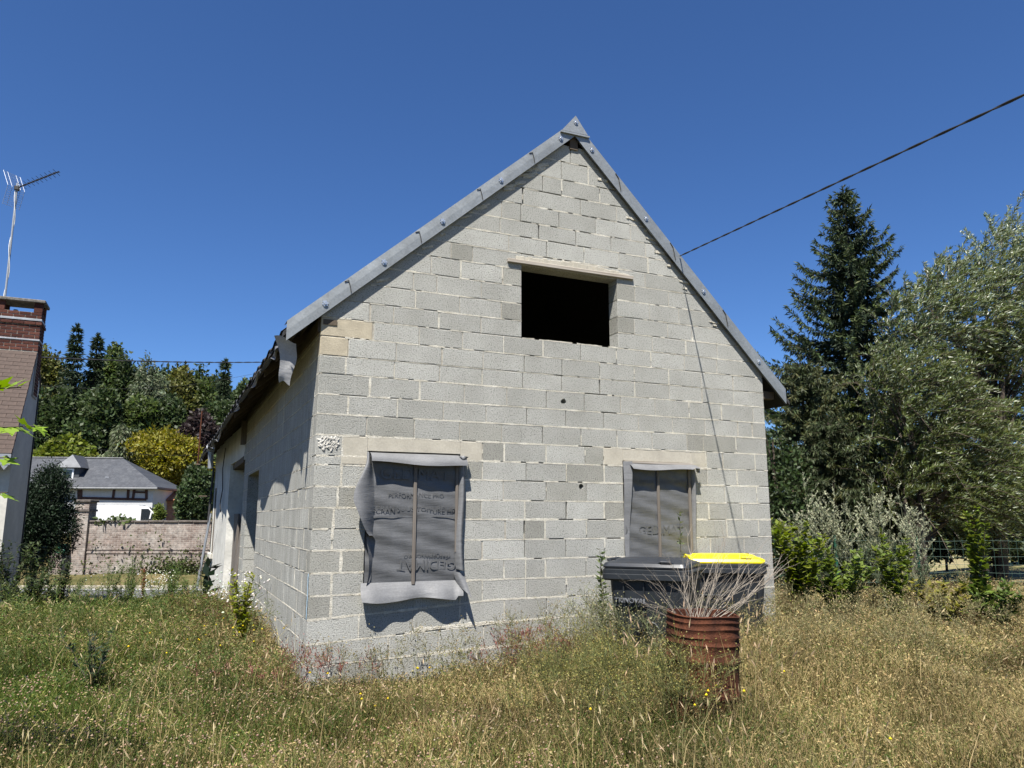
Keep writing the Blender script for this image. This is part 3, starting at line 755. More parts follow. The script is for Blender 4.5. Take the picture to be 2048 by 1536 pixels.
# ---- membrane covers nailed over the two lower windows
def text_mesh(s, size, name, mat, parent, loc, rot=(math.pi/2, 0, 0), ext=.0006, spacing=1.0):
    cu = bpy.data.curves.new(name, 'FONT'); cu.body = s; cu.size = size; cu.extrude = ext; cu.align_x = 'CENTER'; cu.space_character = spacing
    t = bpy.data.objects.new(name, cu); scene.collection.objects.link(t)
    bpy.context.view_layer.update(); me = bpy.data.meshes.new_from_object(t.evaluated_get(bpy.context.evaluated_depsgraph_get()))
    bpy.data.objects.remove(t); bpy.data.curves.remove(cu)
    me.materials.clear(); me.materials.append(mat); o = bpy.data.objects.new(name, me); link(o, parent); o.location = loc; o.rotation_euler = rot; return o
def wr(u, v, k): return .006*math.sin(v*23+u*5+k)*math.sin(u*4+k)+.004*math.sin(v*51+u*11+k*2)+.003*math.sin(u*27+v*13)
def sheet(x0, x1, z0, z1, k, y=-.012):
    m = MB(); m.grid(lambda u, v: (x0+(x1-x0)*u, y+wr(u, v, k)-.01*math.sin(math.pi*u)*math.sin(math.pi*v), z0+(z1-z0)*v), 50, 70); return m
wc = sheet(.535, 1.535, .70, 2.065, 1.0).build('window_cover', M['tarp'], house, smooth_=True)
m = MB(); m.grid(lambda u, v: (.56+.95*u, -.022-.004*math.sin(u*9), 1.405+.012*u+.02*v), 30, 1); m.build('seam', M['tarp'], wc)
m = MB(); m.bbox((1.018, -.044, .735), (1.052, -.02, 2.05), .004); m.build('batten', M['wood_z'], wc)
m = MB(); m.bbox((1.482, -.042, 1.05), (1.512, -.018, 2.03), .004, ); m.build('batten', M['wood_z'], wc)
def flap(fn, nu, nv, name='flap'): 
    mm = MB(); mm.grid(fn, nu, nv); return mm.build(name, M['tarp_back'], wc_cur, smooth_=True)
wc_cur = wc
flap(lambda u, v: (.545+1.04*u, -.015-.115*math.sin(v*1.45)+.012*math.sin(u*7), 2.068-.085*v*v-.02*v+.012*math.sin(u*6.5+1)*v-.02*u*v), 36, 8)       # curled top hem
def leftflap(u, v):                                    # big folded flap hanging at the left
    w_ = .05+.17*math.sin(min(1, v/.58)*1.57)**2*(1 if v < .58 else max(0.0, 1-(v-.58)/.42)**.7)
    return (.555-w_*(1-u)*.95+.11*v*(.4+.6*u)*(v > 0)+.06*u*v, -.03-.10*math.sin(u*2.6+v*2.2)*math.sin(v*2.6)-.03*(1-u)-.02*math.sin(v*9+u*3), 2.045-.93*v*(.75+.25*u)-.12*(1-u)*v+.025*math.sin(u*6))
flap(leftflap, 18, 30)
flap(lambda u, v: (.555-.025*v-.03*math.sin(v*5+1)+.05*u*math.sin(v*3.1), -.02-.06*(1-u)*math.sin(.5+v*2.4), 1.42-.74*v), 5, 20)                  # lower left edge
def bottomhem(u, v): return (.50+1.05*u+.02*math.sin(v*3)*(u-.5), -.02-.085*math.sin(v*1.25)-.022*math.sin(u*8+.6)*v-.015*math.sin(u*19)*v, .765-.175*v-.018*math.sin(u*8)*v+.04*v*(u > .93))
flap(bottomhem, 40, 9)
flap(lambda u, v: (1.50+.07*u+.015*math.sin(v*6), -.03-.045*math.sin(u*3.1)-.05*v*v*u, 2.03-1.15*v-.02*u), 6, 30)                                    # rolled right edge
flap(lambda u, v: (1.46+.12*u+.05*v, -.04-.12*v*u-.03*math.sin(u*3), .86-.14*v-.10*u*v-.03*u), 6, 6)
flap(lambda u, v: (1.50+.11*u, -.05-.06*math.sin(u*2.5+v), 2.062-.015*u-.045*v*math.sin(u*3.14)), 8, 3)
text_mesh('GEDIMAT', .17, 'lettering', M['print'], wc, (1.04, -.0285, 1.80), spacing=1.05)
text_mesh('PERFORMANCE PRO', .066, 'lettering', M['print'], wc, (1.05, -.0285, 1.62))
text_mesh('ECRAN SOUS-TOITURE HPV', .075, 'lettering', M['print'], wc, (1.05, -.0285, 1.475))
text_mesh('GEDIMAT', .15, 'lettering', M['print'], wc, (1.18, -.0265, .98), rot=(math.pi/2, math.pi, 0))
text_mesh('PERFORMANCE PRO', .055, 'lettering', M['print'], wc, (1.18, -.0265, 1.05), rot=(math.pi/2, math.pi, 0))

wc2 = sheet(3.605, 4.59, .70, 2.06, 4.2).build('window_cover', M['tarp'], house, smooth_=True); wc_cur = wc2
m = MB(); m.bbox((4.055, -.044, .72), (4.088, -.02, 2.04), .004); m.build('batten', M['wood_z'], wc2)
m = MB(); m.bbox((4.515, -.044, .75), (4.55, -.02, 2.03), .004); m.build('batten', M['wood_z'], wc2)
flap(lambda u, v: (3.66+.97*u, -.018-.12*math.sin(v*1.35)+.01*math.sin(u*5), 2.055-.075*v-.012*math.sin(u*6)*v+.02*v*(u > .9)), 34, 8)
flap(lambda u, v: (3.59+.10*u*(1-v*.6), -.02-.05*u*(1-v)-.012*math.sin(v*8), 2.07-1.35*v), 5, 26)
flap(lambda u, v: (4.555+.06*u+.012*math.sin(v*7), -.03-.04*math.sin(u*3.1), 2.02-1.3*v), 5, 28)
flap(lambda u, v: (4.58+.10*u, -.09-.03*math.sin(u*4+v*2), 2.02-.05*v-.015*u), 6, 3)
text_mesh('ECRAN SOUS-TOITURE HPV', .07, 'lettering', M['print'], wc2, (4.1, -.0275, 1.86), rot=(math.pi/2, math.pi, 0))
text_mesh('GEDIMAT', .15, 'lettering', M['print'], wc2, (4.1, -.0275, 1.22))
m = MB(); m.bbox((3.62, -.03, 2.05), (4.6, .02, 2.074), .003); m.build('top_batten', M['wood_x'], wc2)
# ------------------------------------------------------------------ wheelie bins
def ring_loft(m, rings):
    n = len(rings[0]); vs = [p for r in rings for p in r]
    m.add(vs, [(i*n+j, i*n+(j+1) % n, (i+1)*n+(j+1) % n, (i+1)*n+j) for i in range(len(rings)-1) for j in range(n)]); return m
def rrect(x0, x1, y0, y1, r, z, n=4):
    out = []
    for cx, cy, a0 in ((x1-r, y1-r, 0), (x0+r, y1-r, 90), (x0+r, y0+r, 180), (x1-r, y0+r, 270)):
        for i in range(n+1): t = math.radians(a0+90*i/n); out.append((cx+r*math.cos(t), cy+r*math.sin(t), z))
    return out
def wheelie_bin(label, corner_l, corner_r, zrim, lid_mat, group, text=None, flip=False):
    """local frame: x along the side that faces the yard (0.87 m), y away from the viewer; the front of the bin points to -x"""
    a = Vector(corner_l); b = Vector(corner_r); d = (b-a); ang = math.atan2(d.y, d.x); L = .80; Wd = .60; g = g1((a.x+b.x)/2, (a.y+b.y)/2)
    H = zrim-g
    c = (a+b)/2
    t = thing('wheelie_bin', label, 'bin', (c.x, c.y, g), ang, group)
    m = MB(); h0 = .09
    rings = []
    for z, k in ((h0, .74), (h0+.03, .76), (H*.45, .86), (H*.78, .94), (H-.10, .965)):
        x0, x1 = -L/2*k+.0, L/2*min(1, k+.05); w_ = Wd*(k*.5+.5)
        rings.append(rrect(x0, x1, .04+(Wd-w_)/2, .04+(Wd-w_)/2+w_, .06, z))
    ring_loft(m, rings); m.add(rings[0], [tuple(range(len(rings[0])-1, -1, -1))])
    body = m.build('body', M['bin'], t, angle=40)
    m = MB()                                              # thick comb rim
    R1 = rrect(-L/2-.035, L/2+.01, .0, Wd+.07, .06, H-.115); R2 = rrect(-L/2-.05, L/2+.02, -.012, Wd+.085, .065, H-.10); R3 = rrect(-L/2-.05, L/2+.02, -.012, Wd+.085, .065, H-.055)
    R4 = rrect(-L/2-.045, L/2+.015, -.006, Wd+.08, .06, H-.05); R4b = rrect(-L/2-.045, L/2+.015, -.006, Wd+.08, .06, H-.012); R5 = rrect(-L/2-.03, L/2, .01, Wd+.06, .06, H)
    ring_loft(m, [R1, R2, R3, R4, R4b, R5]); k = len(R1); m.add(R1, [tuple(range(k-1, -1, -1))]); m.add(R5, [tuple(range(k))])
    rim = m.build('rim', M['bin'], t, angle=30)
    m = MB()                                              # moulded ribs and recessed panel on the side
    for x in (-.24, -.04, .16, .30): m.bbox((x, -.004+.03, H*.30), (x+.014, .06, H-.13), .004)
    m.bbox((-L/2*.93, .028, H*.66), (-.02, .06, H*.675), .004)
    m.tube([(.02+.13*math.cos(q), .045+.01*math.sin(q), H*.30+.25*math.sin(q)) for q in np.linspace(.2, 2.94, 12)], .012, 6)
    m.build('ribs', M['bin'], body)
    m = MB()                                              # lid: shallow dome with raised centre
    def lid_ring(i, z, r=.06): return rrect(-L/2-.04+i, L/2+.0-i*.8, .0+i, Wd+.07-i, r, H+z)
    Rs = [lid_ring(0, .004), lid_ring(-.004, .02), lid_ring(.012, .05), lid_ring(.05, .064), lid_ring(.09, .072), lid_ring(.11, .088), lid_ring(.18, .094)]
    ring_loft(m, Rs); m.add(Rs[-1], [tuple(range(k))]); m.add(Rs[0], [tuple(range(k-1, -1, -1))])
    lid = m.build('lid', lid_mat, t, angle=35)
    m = MB(); m.tube([(-L/2+.02, .12, H+.06), (-L/2-.02, .14, H+.075), (-L/2-.02, Wd-.1, H+.075), (-L/2+.02, Wd-.08, H+.06)], .014, 6); m.build('lid_handle', lid_mat, lid)
    m = MB(); m.tube([(.12, .03, H+.05), (.15, .01, H+.068), (.24, .01, H+.066), (.27, .03, H+.045)], .012, 6); m.build('grip', lid_mat, lid)
    m = MB(); m.tube([(L/2+.03, .02, H-.02), (L/2+.03, Wd+.02, H-.02)], .016, 8); m.build('hinge_bar', M['bin'], t)
    for q in (.06, Wd-.02):
        m = MB(); m.lathe([(.001, -.03), (.022, -.03), (.022, .03), (.001, .03)], 10, Matrix.Translation((L/2-.02, q, H+.03)) @ Matrix.Rotation(math.pi/2, 4, 'X')); m.build('hinge_knuckle', lid_mat, lid)
    for q in (.03, Wd+.02):
        m = MB(); Mx = Matrix.Translation((L/2-.12, q, .10)) @ Matrix.Rotation(math.pi/2, 4, 'X')
        m.lathe([(.02, -.028), (.085, -.028), (.1, -.02), (.1, .02), (.085, .028), (.02, .028)], 20, Mx, True); m.build('wheel', M['rubber'], t, angle=40)
    m = MB(); m.tube([(L/2-.12, .0, .10), (L/2-.12, Wd+.05, .10)], .012, 8); m.build('axle', M['steel'], t)
    if text: text_mesh(text, .062, 'lettering', M['bin_text'], body, (-.16, .012, H*.70), rot=(math.radians(86), 0, 0), ext=.02, spacing=1.05)
    return t
BG = 'wheelie bins against the block house'
zr = .92
wheelie_bin('dark grey wheelie bin with black lid beside the yellow-lidded bin', onZ(1208, 1136, zr), onZ(1378, 1141, zr), zr, M['bin_lid'], BG, 'TRINOVAL')
a_, b_ = onZ(1378, 1127, zr-.012), onZ(1515, 1128, zr-.012); b_ = a_+(b_-a_).normalized()*.86
wheelie_bin('dark grey wheelie bin with bright yellow lid behind the rusty drum', a_, b_, zr-.012, M['yellow'], BG)

# ------------------------------------------------------------------ rusty drum with dead branches
bx, by = 2.69, -2.49; bg_ = g1(bx, by)-.06; DH = .646-bg_
drum = thing('rusty_drum', 'rusty open steel drum standing in the dry grass', 'drum', (bx, by, bg_)); drum.rotation_euler = (math.radians(1.5), math.radians(2.5), 0)
R0 = .285; prof = [(R0, 0), (R0+.012, .004), (R0+.012, .02), (R0, .03)]
for zc in (.24, .27, .30): pass
def hoop(z, a): return [(R0, z-.028), (R0+a*.6, z-.016), (R0+a, z), (R0+a*.6, z+.016), (R0, z+.028)]
prof += [(R0-.002, .12)]+hoop(DH*.30, .013)+[(R0-.004, DH*.45)]+hoop(DH*.60, .012)+[(R0, DH*.68)]
for q in (.745, .815, .885, .945): prof += [(R0, DH*q-.018), (R0+.009, DH*q), (R0, DH*q+.018)]
prof += [(R0+.004, DH-.012), (R0+.010, DH-.004), (R0+.004, DH+.004), (R0-.006, DH), (R0-.01, DH-.03), (R0-.008, DH*.5), (R0-.012, .02)]
m = MB(); m.lathe(prof, 56)
for i, v in enumerate(m.v):                           # dents
    x, y, z = v; t = math.atan2(y, x); d = 1-.02*math.sin(2*t+.7)*math.sin(z*5)-.035*math.exp(-((t+2.0)/.5)**2-((z-.42)/.12)**2)-.03*math.exp(-((t+.9)/.35)**2-((z-.2)/.1)**2); m.v[i] = (x*d, y*d, z+.008*math.sin(3*t)*(z > .8*DH))
m.build('shell', M['rust'], drum, angle=50)
m = MB(); m.lathe([(.001, .03), (R0-.015, .03)], 40); m.build('bottom', M['rust'], drum)
br = MB(); rb = random.Random(5)
def twig(p, d, L, r, lvl):
    pts = [p]; q = p.copy(); dd = d.copy(); n = 6
    for i in range(n):
        dd = (dd+Vector((rb.uniform(-.2, .2), rb.uniform(-.2, .2), rb.uniform(-.14, .14)))).normalized(); q = q+dd*(L/n); pts.append(q.copy())
    br.tube(pts, [r*(1-.75*i/n) for i in range(n+1)], 4 if lvl else 5, cap=False)
    if lvl < 2:
        for k in range(rb.randint(3, 6) if lvl == 0 else rb.randint(0, 2)):
            i = rb.randint(2, n-1); e = (dd+Vector((rb.uniform(-.6, .6), rb.uniform(-.6, .6), rb.uniform(-.3, .5)))).normalized(); twig(pts[i], e, L*rb.uniform(.3, .55), r*.5, lvl+1)
top = Vector((bx, by, .60)); right = Vector((CR[0], CR[1], 0)).normalized(); back = Vector((CF[0], CF[1], 0)).normalized()
for i in range(32):
    s = rb.uniform(-1, 1); lean = s*1.05+.2+rb.gauss(0, .14); tt = rb.uniform(-.4, .4)
    d = (right*math.sin(lean)*1.05+back*tt+Vector((0, 0, math.cos(lean)*.8+.18))).normalized()
    p = top+right*(s*.19)+back*rb.uniform(-.12, .12)-d*.16
    twig(p, d, rb.uniform(.4, .8) if s < .3 else rb.uniform(.55, 1.05), rb.uniform(.002, .005), 0)
twigs = br.build('dry_branches', M['twig']); tag(twigs, 'bundle of bare dry branches stuck in the rusty drum', 'branches')

# ------------------------------------------------------------------ overhead cables
def cable(name, label, pts, r, pitch=.35, strands=2):
    m = MB(); P = [Vector(p) for p in pts]; L = sum((P[i+1]-P[i]).length for i in range(len(P)-1)); n = min(420, max(40, int(L/pitch*7)))
    def at(t):
        f = t*(len(P)-1); i = min(int(f), len(P)-2); return P[i].lerp(P[i+1], f-i)
    for s in range(strands):
        q = []
        for i in range(n+1):
            t = i/n; a = 2*math.pi*t*L/pitch+s*2*math.pi/strands; q.append(at(t)+Vector((math.cos(a)*r*.8, math.sin(a)*r*.8, math.sin(a)*r*.8)))
        m.tube(q, r, 5, cap=True)
    return tag(m.build(name, M['cable']), label, 'cable', None)
A0 = onY(1360, 512, -.075); far = A0+Vector((-.2066, -.854, -.1348))*15
cable('overhead_cable', 'twisted black cable running from the gable verge to upper right', [A0+(far-A0)*i/24+Vector((0, 0, -.012*math.sin(math.pi*i/24))) for i in range(25)], .006, .55)
p0, p1 = onY(-60, 708, 13.5), onY(640, 722, 21.0)
cable('overhead_cable', 'black cable strung from the chimney house past the eave', [p0.lerp(p1, i/16)-Vector((0, 0, .12*math.sin(math.pi*i/16))) for i in range(17)], .013, .8)
for k, (u0, v0, u1, v1) in enumerate(((60, 770, 520, 745), (60, 872, 470, 905))):
    p0, p1 = onY(u0, v0, 31.0+4*k), onY(u1, v1, 36.0+4*k)
    cable('overhead_cable', ['thin phone wire crossing in front of the wooded hillside', 'low sagging wire crossing above the slate roof'][k], [p0.lerp(p1, i/16)-Vector((0, 0, .5*math.sin(math.pi*i/16))) for i in range(17)], .007, 3.0, 1)

# ------------------------------------------------------------------ wire fence at the right
fence = thing('wire_fence', 'green steel post fence with wide wire mesh along the lawn', 'fence', (float(FA[0]), float(FA[1]), g1(*FA)))
def local(o, p): return Vector(p)-o.location
flen = float(np.linalg.norm(FB-FA))
dpost = [float((np.array(onZ(u, 1076, 1.0)[:2])-FA) @ FD) for u in (1543, 1848)]
posts = [dpost[0], (dpost[0]+dpost[1])/2-.1, dpost[1], dpost[1]+2.4, dpost[1]+4.8]
for s in posts:
    q = FA+FD*s; g = g1(*q); m = MB(); m.prism([(q[0]-fence.location.x+a, q[1]-fence.location.y+b) for a, b in ((-.022, -.02), (.022, -.02), (.022, -.012), (.004, -.012), (.004, .03), (-.004, .03), (-.004, -.012), (-.022, -.012))], 'z', g-.3-fence.location.z, 1.03-fence.location.z); m.build('post', M['green_paint'], fence)
m = MB(); N_ = 120
for k in range(8):
    pts = []
    for i in range(41):
        s = -1+i*(posts[-1]+1)/40; q = FA+FD*s; g = g1(*q); pts.append(local(fence, (q[0]-.02*FN[0], q[1]-.02*FN[1], g+.05+k*.155*(1.0-g-.05)/1.15/1.0+.012*math.sin(s*3+k))))
    m.tube(pts, .0032, 4, cap=False)
for i in range(int((posts[-1]+1)/.15)):
    s = -1+i*.15; q = FA+FD*s; g = g1(*q); m.tube([local(fence, (q[0]-.02*FN[0]+.005*math.sin(i*2.1+z*9), q[1]-.02*FN[1], z)) for z in np.linspace(g+.03, 1.0, 5)], .0026, 4, cap=False)
m.build('wire_mesh', M['wire'], fence)

# ------------------------------------------------------------------ neighbouring house on the left
nb = thing('neighbour_house', 'grey rendered gable house with brown tiled roof and brick chimney at left edge', 'house', (-4.3, 10.48, -.3))
NX, Y0, Y1 = -4.3, 10.5, 12.75; EZ, RZ, RY = 2.97, 5.28, 12.0
def lo(p): return (p[0]+4.3, p[1]-10.48, p[2]+.3)
def lprism(m, poly, axis, a, b):
    q = MB(); q.prism(poly, axis, a, b); m.add([lo(v) for v in q.v], q.f); return m
m = lprism(MB(), [(Y0, -1.3), (Y1, -1.3), (Y1, RZ-.82), (RY+.02, RZ-.09), (RY-.02, RZ-.13), (Y0, EZ-.07)], 'x', NX-.25, NX); m.build('gable_wall', M['render_grey'], nb)
M['brick'] = None
def brick_mat(name, c1, c2, mort, sc=1.0, w=.22, h=.065, wear=.3, axis='xz', gap=.012):
    m, N, L, P = nt(name); v = opos(N); mp = N.new('ShaderNodeMapping')
    mp.inputs['Rotation'].default_value = {'xz': (math.radians(90), 0, 0), 'yz': (math.radians(90), 0, math.radians(90)), 'xy': (0, 0, 0)}[axis]
    L.new(v, mp.inputs['Vector']); b = N.new('ShaderNodeTexBrick'); L.new(mp.outputs[0], b.inputs['Vector']); b.inputs['Scale'].default_value = 1.0
    b.inputs['Brick Width'].default_value = w; b.inputs['Row Height'].default_value = h+gap; b.inputs['Mortar Size'].default_value = gap*.5; b.inputs['Mortar Smooth'].default_value = .3; b.inputs['Bias'].default_value = 0
    b.inputs['Color1'].default_value = (*c1, 1); b.inputs['Color2'].default_value = (*c2, 1); b.inputs['Mortar'].default_value = (*mort, 1)
    n1 = noise(N, L, 1.3, 6, .7, v); n2 = noise(N, L, 7, 7, .75, v)
    c = mixc(N, L, ramp(N, L, n1, [(.42, (0, 0, 0)), (.68, (wear*2, wear*2, wear*2))]), b.outputs['Color'], mort)
    c = mixc(N, L, .75, c, ramp(N, L, n2, [(.32, (.38, .38, .4)), (.5, (.95, .95, .95)), (.68, (1.55, 1.52, 1.5))]), 'MULTIPLY')
    L.new(c, P.inputs['Base Color']); P.inputs['Roughness'].default_value = .95
    h_ = mathn(N, L, 'SUBTRACT', n2, b.outputs['Fac']); bump(N, L, P, h_, .6, .015); return m
M['brick_red'] = brick_mat('red_brickwork', (.16, .055, .04), (.23, .085, .06), (.30, .26, .21), wear=.15)
m = lprism(MB(), [(Y0, -1.3), (Y0+.22, -1.3), (Y0+.22, EZ-.1), (Y0, EZ-.1)], 'x', NX-9, NX-.252); m.build('front_wall', M['brick_red'], nb)
m = lprism(MB(), [(Y1-.2, -1.3), (Y1, -1.3), (Y1, RZ-.8), (Y1-.2, RZ-.8)], 'x', NX-9, NX-.252); m.build('back_wall', M['render_grey'], nb)
m = lprism(MB(), [(Y0-.2, EZ-.36), (RY, RZ-.06), (Y1+.1, RZ-.85), (Y1+.1, RZ-.79), (RY, RZ), (Y0-.2, EZ-.30)], 'x', NX-9, NX+.02)
nroof = m.build('roof', plain('roof_deck', (.09, .065, .05), .95), nb)
M['tile'] = plain('brown_flat_tile', (.062, .043, .035), .9, var=.35, scale=3.5, bs=.4, bd=.01)
tl = Vector((0, RY-(Y0-.2), RZ-(EZ-.30))).normalized(); tn = Vector((0, -tl.z, tl.y)); slope_len = math.hypot(RY-Y0+.2, RZ-EZ+.30)
tm = {}
def tile_mesh(k):
    if k not in tm:
        q = MB(); w_ = .262; q.bbox((0, -.006, 0), (w_, .012, .19), .004); tm[k] = q.mesh('tile'); tm[k].materials.append(M['tile'])
    return tm[k]
rows = int(slope_len/.115); far_tiles = MB(); cnt = 0
Rt = Matrix((( 1, 0, 0), (0, tn.y, tl.y), (0, tn.z, tl.z))).to_4x4()
for r in range(rows):
    base = Vector((0, Y0-.2, EZ-.30))+tl*(r*.115)+tn*.012
    for k in range(30):
        x = NX+.02-(k+1)*.266+(.133 if r % 2 else 0)
        wx_ = min(.262, NX+.02-x)
        if wx_ < .04: continue
        Mt = Matrix.Translation(lo((x, base.y, base.z))) @ Rt @ Matrix.Rotation(rnd.uniform(.03, .07), 4, 'X') @ Matrix.Rotation(rnd.uniform(-.012, .012), 4, 'Y') @ Matrix.Diagonal((wx_/.262, 1, 1, 1))
        if k < 11 and cnt < 300:
            o = bpy.data.objects.new('tile', tile_mesh(0)); link(o, nroof); o.matrix_local = Mt; cnt += 1
        else: far_tiles.box((0, -.006, 0), (.262, .012, .19), Mt)
tag(far_tiles.build('roof_tiles', M['tile'], nroof), kind='stuff')
m = MB(); m.prism([lo((0, a, b))[1:] for a, b in ((RY-.14, RZ-.04), (RY, RZ+.05), (RY+.12, RZ-.05), (RY, RZ-.02))], 'x', -4.7, 0.03); m.build('ridge_mortar', M['mortar'], nroof)
m = lprism(MB(), [(Y0-.26, EZ-.52), (Y0-.22, EZ-.52), (Y0-.22, EZ-.30), (Y0-.26, EZ-.30)], 'x', NX-9, NX+.02)
for i in range(30): xx = i*.15; q = MB(); q.prism([(NX-xx, EZ-.52), (NX-xx-.15, EZ-.52), (NX-xx-.075, EZ-.62)], 'y', Y0-.255, Y0-.235); m.add([lo(v) for v in q.v], q.f)
m.build('zinc_valance', M['zinc_old'], nb)
m = MB(); m.tube([lo((NX+.04, Y1-.25, z)) for z in np.linspace(.2, 4.2, 12)], .018, 6); m.build('wall_cable', M['cable'], nb)
# chimney of single bricks
cx0, cx1, cy0, cy1 = NX-.86, NX+.03, RY-.16, RY+.40
ch = lprism(MB(), [(cy0+.01, RZ-1.2), (cy1-.01, RZ-1.2), (cy1-.01, RZ+.72), (cy0+.01, RZ+.72)], 'x', cx0+.01, cx1-.01).build('chimney', M['core'], nb)
M['brick_one'] = block_mat('single_brick', (.055, .021, .017), (.11, .045, .034))
def brick_obj(lo_, hi_):
    q = MB(); q.bbox(lo(lo_), lo(hi_), .004); return q.build('brick', M['brick_one'], ch)
z = RZ-1.15; r = 0
while z < RZ+.72:
    out = .025 if abs(z-(RZ+.42)) < .05 else 0
    off = .115 if r % 2 else 0
    xs = [cx0-out]+[cx0+off+.225*i for i in range(1 if off == 0 else 0, 5) if cx0+off+.225*i < cx1-.06]+[cx1+out]
    xs = sorted(set(xs)); 
    for a, b in zip(xs[:-1], xs[1:]): 
        if b-a > .03 and z > RZ-.2: brick_obj((a+.005, cy0-out, z+.004), (b-.005, cy0+.1, z+.066))
    ys = [cy0+.1]+[cy0+.1+off+.225*i for i in range(1, 3) if cy0+.1+off+.225*i < cy1-.05]+[cy1+out]
    for a, b in zip(ys[:-1], ys[1:]): brick_obj((cx1-.1, a+.005, z+.004), (cx1+out, b-.005, z+.066))
    z += .075; r += 1
for zz, hh in ((RZ+.52, .05), (RZ+.06, .035)):
    m = MB(); m.bbox(lo((cx0-.012, cy0-.012, zz)), lo((cx1+.012, cy1+.012, zz+hh)), .005); m.build('zinc_band', M['zinc_old'], ch)
for (a, b) in ((cx0, cx0+.16), (cx1-.17, cx1)):
    for yy in (cy0, cy1-.12): m = MB(); m.bbox(lo((a, yy, RZ+.72)), lo((b, yy+.12, RZ+.94)), .006); m.build('pier', M['brick_one'], ch)
m = MB(); m.bbox(lo((cx0-.06, cy0-.06, RZ+.94)), lo((cx1+.05, cy1+.06, RZ+1.01)), .012); m.build('cap_slab', plain('weathered_slab', (.13, .12, .105), .95, var=.5, scale=14, bs=.5, bd=.02), ch)
m = MB(); m.lathe([(.05, 0), (.055, .08), (.04, .1)], 12, Matrix.Translation(lo((cx0+.33, RY+.1, RZ+.7)))); m.build('flue', M['rubber'], ch)

# television antenna strapped to the chimney
ax_, ay_ = -5.06, 12.0
pt0, pt1 = onY(2, 672, ay_), onY(34, 376, ay_)
ant = thing('tv_antenna', 'rake television antenna on a tall thin mast beside the chimney', 'antenna', pt0)
def la(p): return Vector(p)-ant.location
m = MB(); m.tube([la(pt0-Vector((0, 0, .5))), la(pt1+Vector((0, 0, .12)))], .022, 8); m.build('mast', M['zinc_old'], ant)
m = MB(); m.tube([la(pt0.lerp(pt1, i/30)+Vector((.03*math.sin(i*.6), .03*math.cos(i*.6)-.02, 0))) for i in range(31)], .008, 5); m.build('coax', plain('white_coax', (.6, .6, .58), .6, bs=0), ant)
tip = onY(118, 343, ay_-.95); d = (tip-pt1).normalized(); sd = d.cross(Vector((0, 0, 1))).normalized(); upv = sd.cross(d)
m = MB(); m.tube([la(pt1), la(tip)], .014, 6); m.build('boom', M['cable'], ant)
for i in range(9):
    p = pt1.lerp(tip, .14+.1*i); m = MB()
    for s in (1, -1): m.tube([la(p), la(p+upv*.07*s*.6+sd*.09), ], .006, 4); m.tube([la(p), la(p+upv*.07*s*.6-sd*.09)], .006, 4)
    m.build('element', M['cable'], ant)
for s in (1, -1):
    m = MB(); c = pt1-d*.02; tilt = (upv*s*.9-d*.35).normalized()
    for i in range(9): q = c+tilt*(.04+.05*i); m.tube([la(q-sd*.2), la(q+sd*.2)], .0035, 4)
    for w_ in (-.2, -.1, .1, .2): m.tube([la(c+sd*w_), la(c+tilt*.46+sd*w_)], .004, 4)
    m.build('reflector', M['zinc_old'], ant)
m = MB(); m.bbox(tuple(la(pt1)-Vector((.05, .05, .06))), tuple(la(pt1)+Vector((.05, .05, .04))), .01); m.build('clamp', M['cable'], ant)
m = MB(); m.bbox(tuple(la(pt0)+Vector((-.06, -.03, .25))), tuple(la(pt0)+Vector((.35, .03, .30))), .005); m.build('bracket', M['zinc_old'], ant)

# ------------------------------------------------------------------ across the road
def sp(a, b, z): x, y = SO[0]+a*E1[0]+b*E2[0], SO[1]+a*E1[1]+b*E2[1]; return Vector((x, y, z))
ROTS = math.atan2(E1[1], E1[0])
M['brick_wall'] = brick_mat('old_garden_brick', (.10, .068, .056), (.22, .172, .148), (.34, .32, .29), wear=.42, w=.235)
o0 = sp(.55, 0, 0); bw = thing('brick_garden_wall', 'old mottled brick garden wall across the road', 'wall', (o0.x, o0.y, -.75), ROTS)
def top_z(): return 1.31
m = MB(); m.box((0, 0, -.3), (14, .26, 2.0)); m.build('wall_face', M['brick_wall'], bw)
m = MB(); m.box((0, -.025, .80), (14, 0, .87)); m.box((0, -.02, .93), (14, 0, .985)); m.build('string_course', M['brick_wall'], bw)
M['coping'] = plain('mossy_coping', (.10, .085, .075), .95, var=.4, scale=5, bs=.5, bd=.03)
for i in range(24):
    m = MB(); z = rnd.uniform(-.008, .012); m.bbox((i*.585+.005, -.05, 2.0+z), (i*.585+.578, .31, 2.075+z), .012); m.build('coping_stone', M['coping'], bw)
o1 = sp(-.03, 0, 0); pl = thing('gate_pillar', 'tall brick gate pillar with the green mailbox', 'pillar', (o1.x, o1.y, -.75), ROTS)
m = MB(); m.box((0, -.12, -.3), (.56, .44, 2.78)); m.build('shaft', M['brick_wall'], pl)
m = MB(); m.box((-.04, -.16, 2.42), (.60, .48, 2.5)); m.bbox((-.06, -.18, 2.78), (.62, .5, 2.88), .02); m.build('cornice', M['coping'], pl)
m = MB(); m.box((-.85, -.02, -.3), (0, .3, 1.0)); m.build('low_wing', M['brick_wall'], pl)
mp_ = sp(-.2, -.35, 0); mpz = onY(123, 1098, mp_.y)
mail = thing('mailbox', 'dark green metal mailbox on the brick gate pillar', 'mailbox', (mpz.x, mpz.y, mpz.z-.16), ROTS)
m = MB(); m.bbox((-.2, -.12, 0), (.2, .2, .30), .02); m.build('box', M['green_paint'], mail)
m = MB(); m.bbox((-.21, -.15, .29), (.21, .22, .335), .012); m.build('roof_flap', M['green_paint'], mail)
m = MB(); m.bbox((.03, -.127, .13), (.15, -.118, .155), .002); m.build('name_plate', M['paint'], mail)

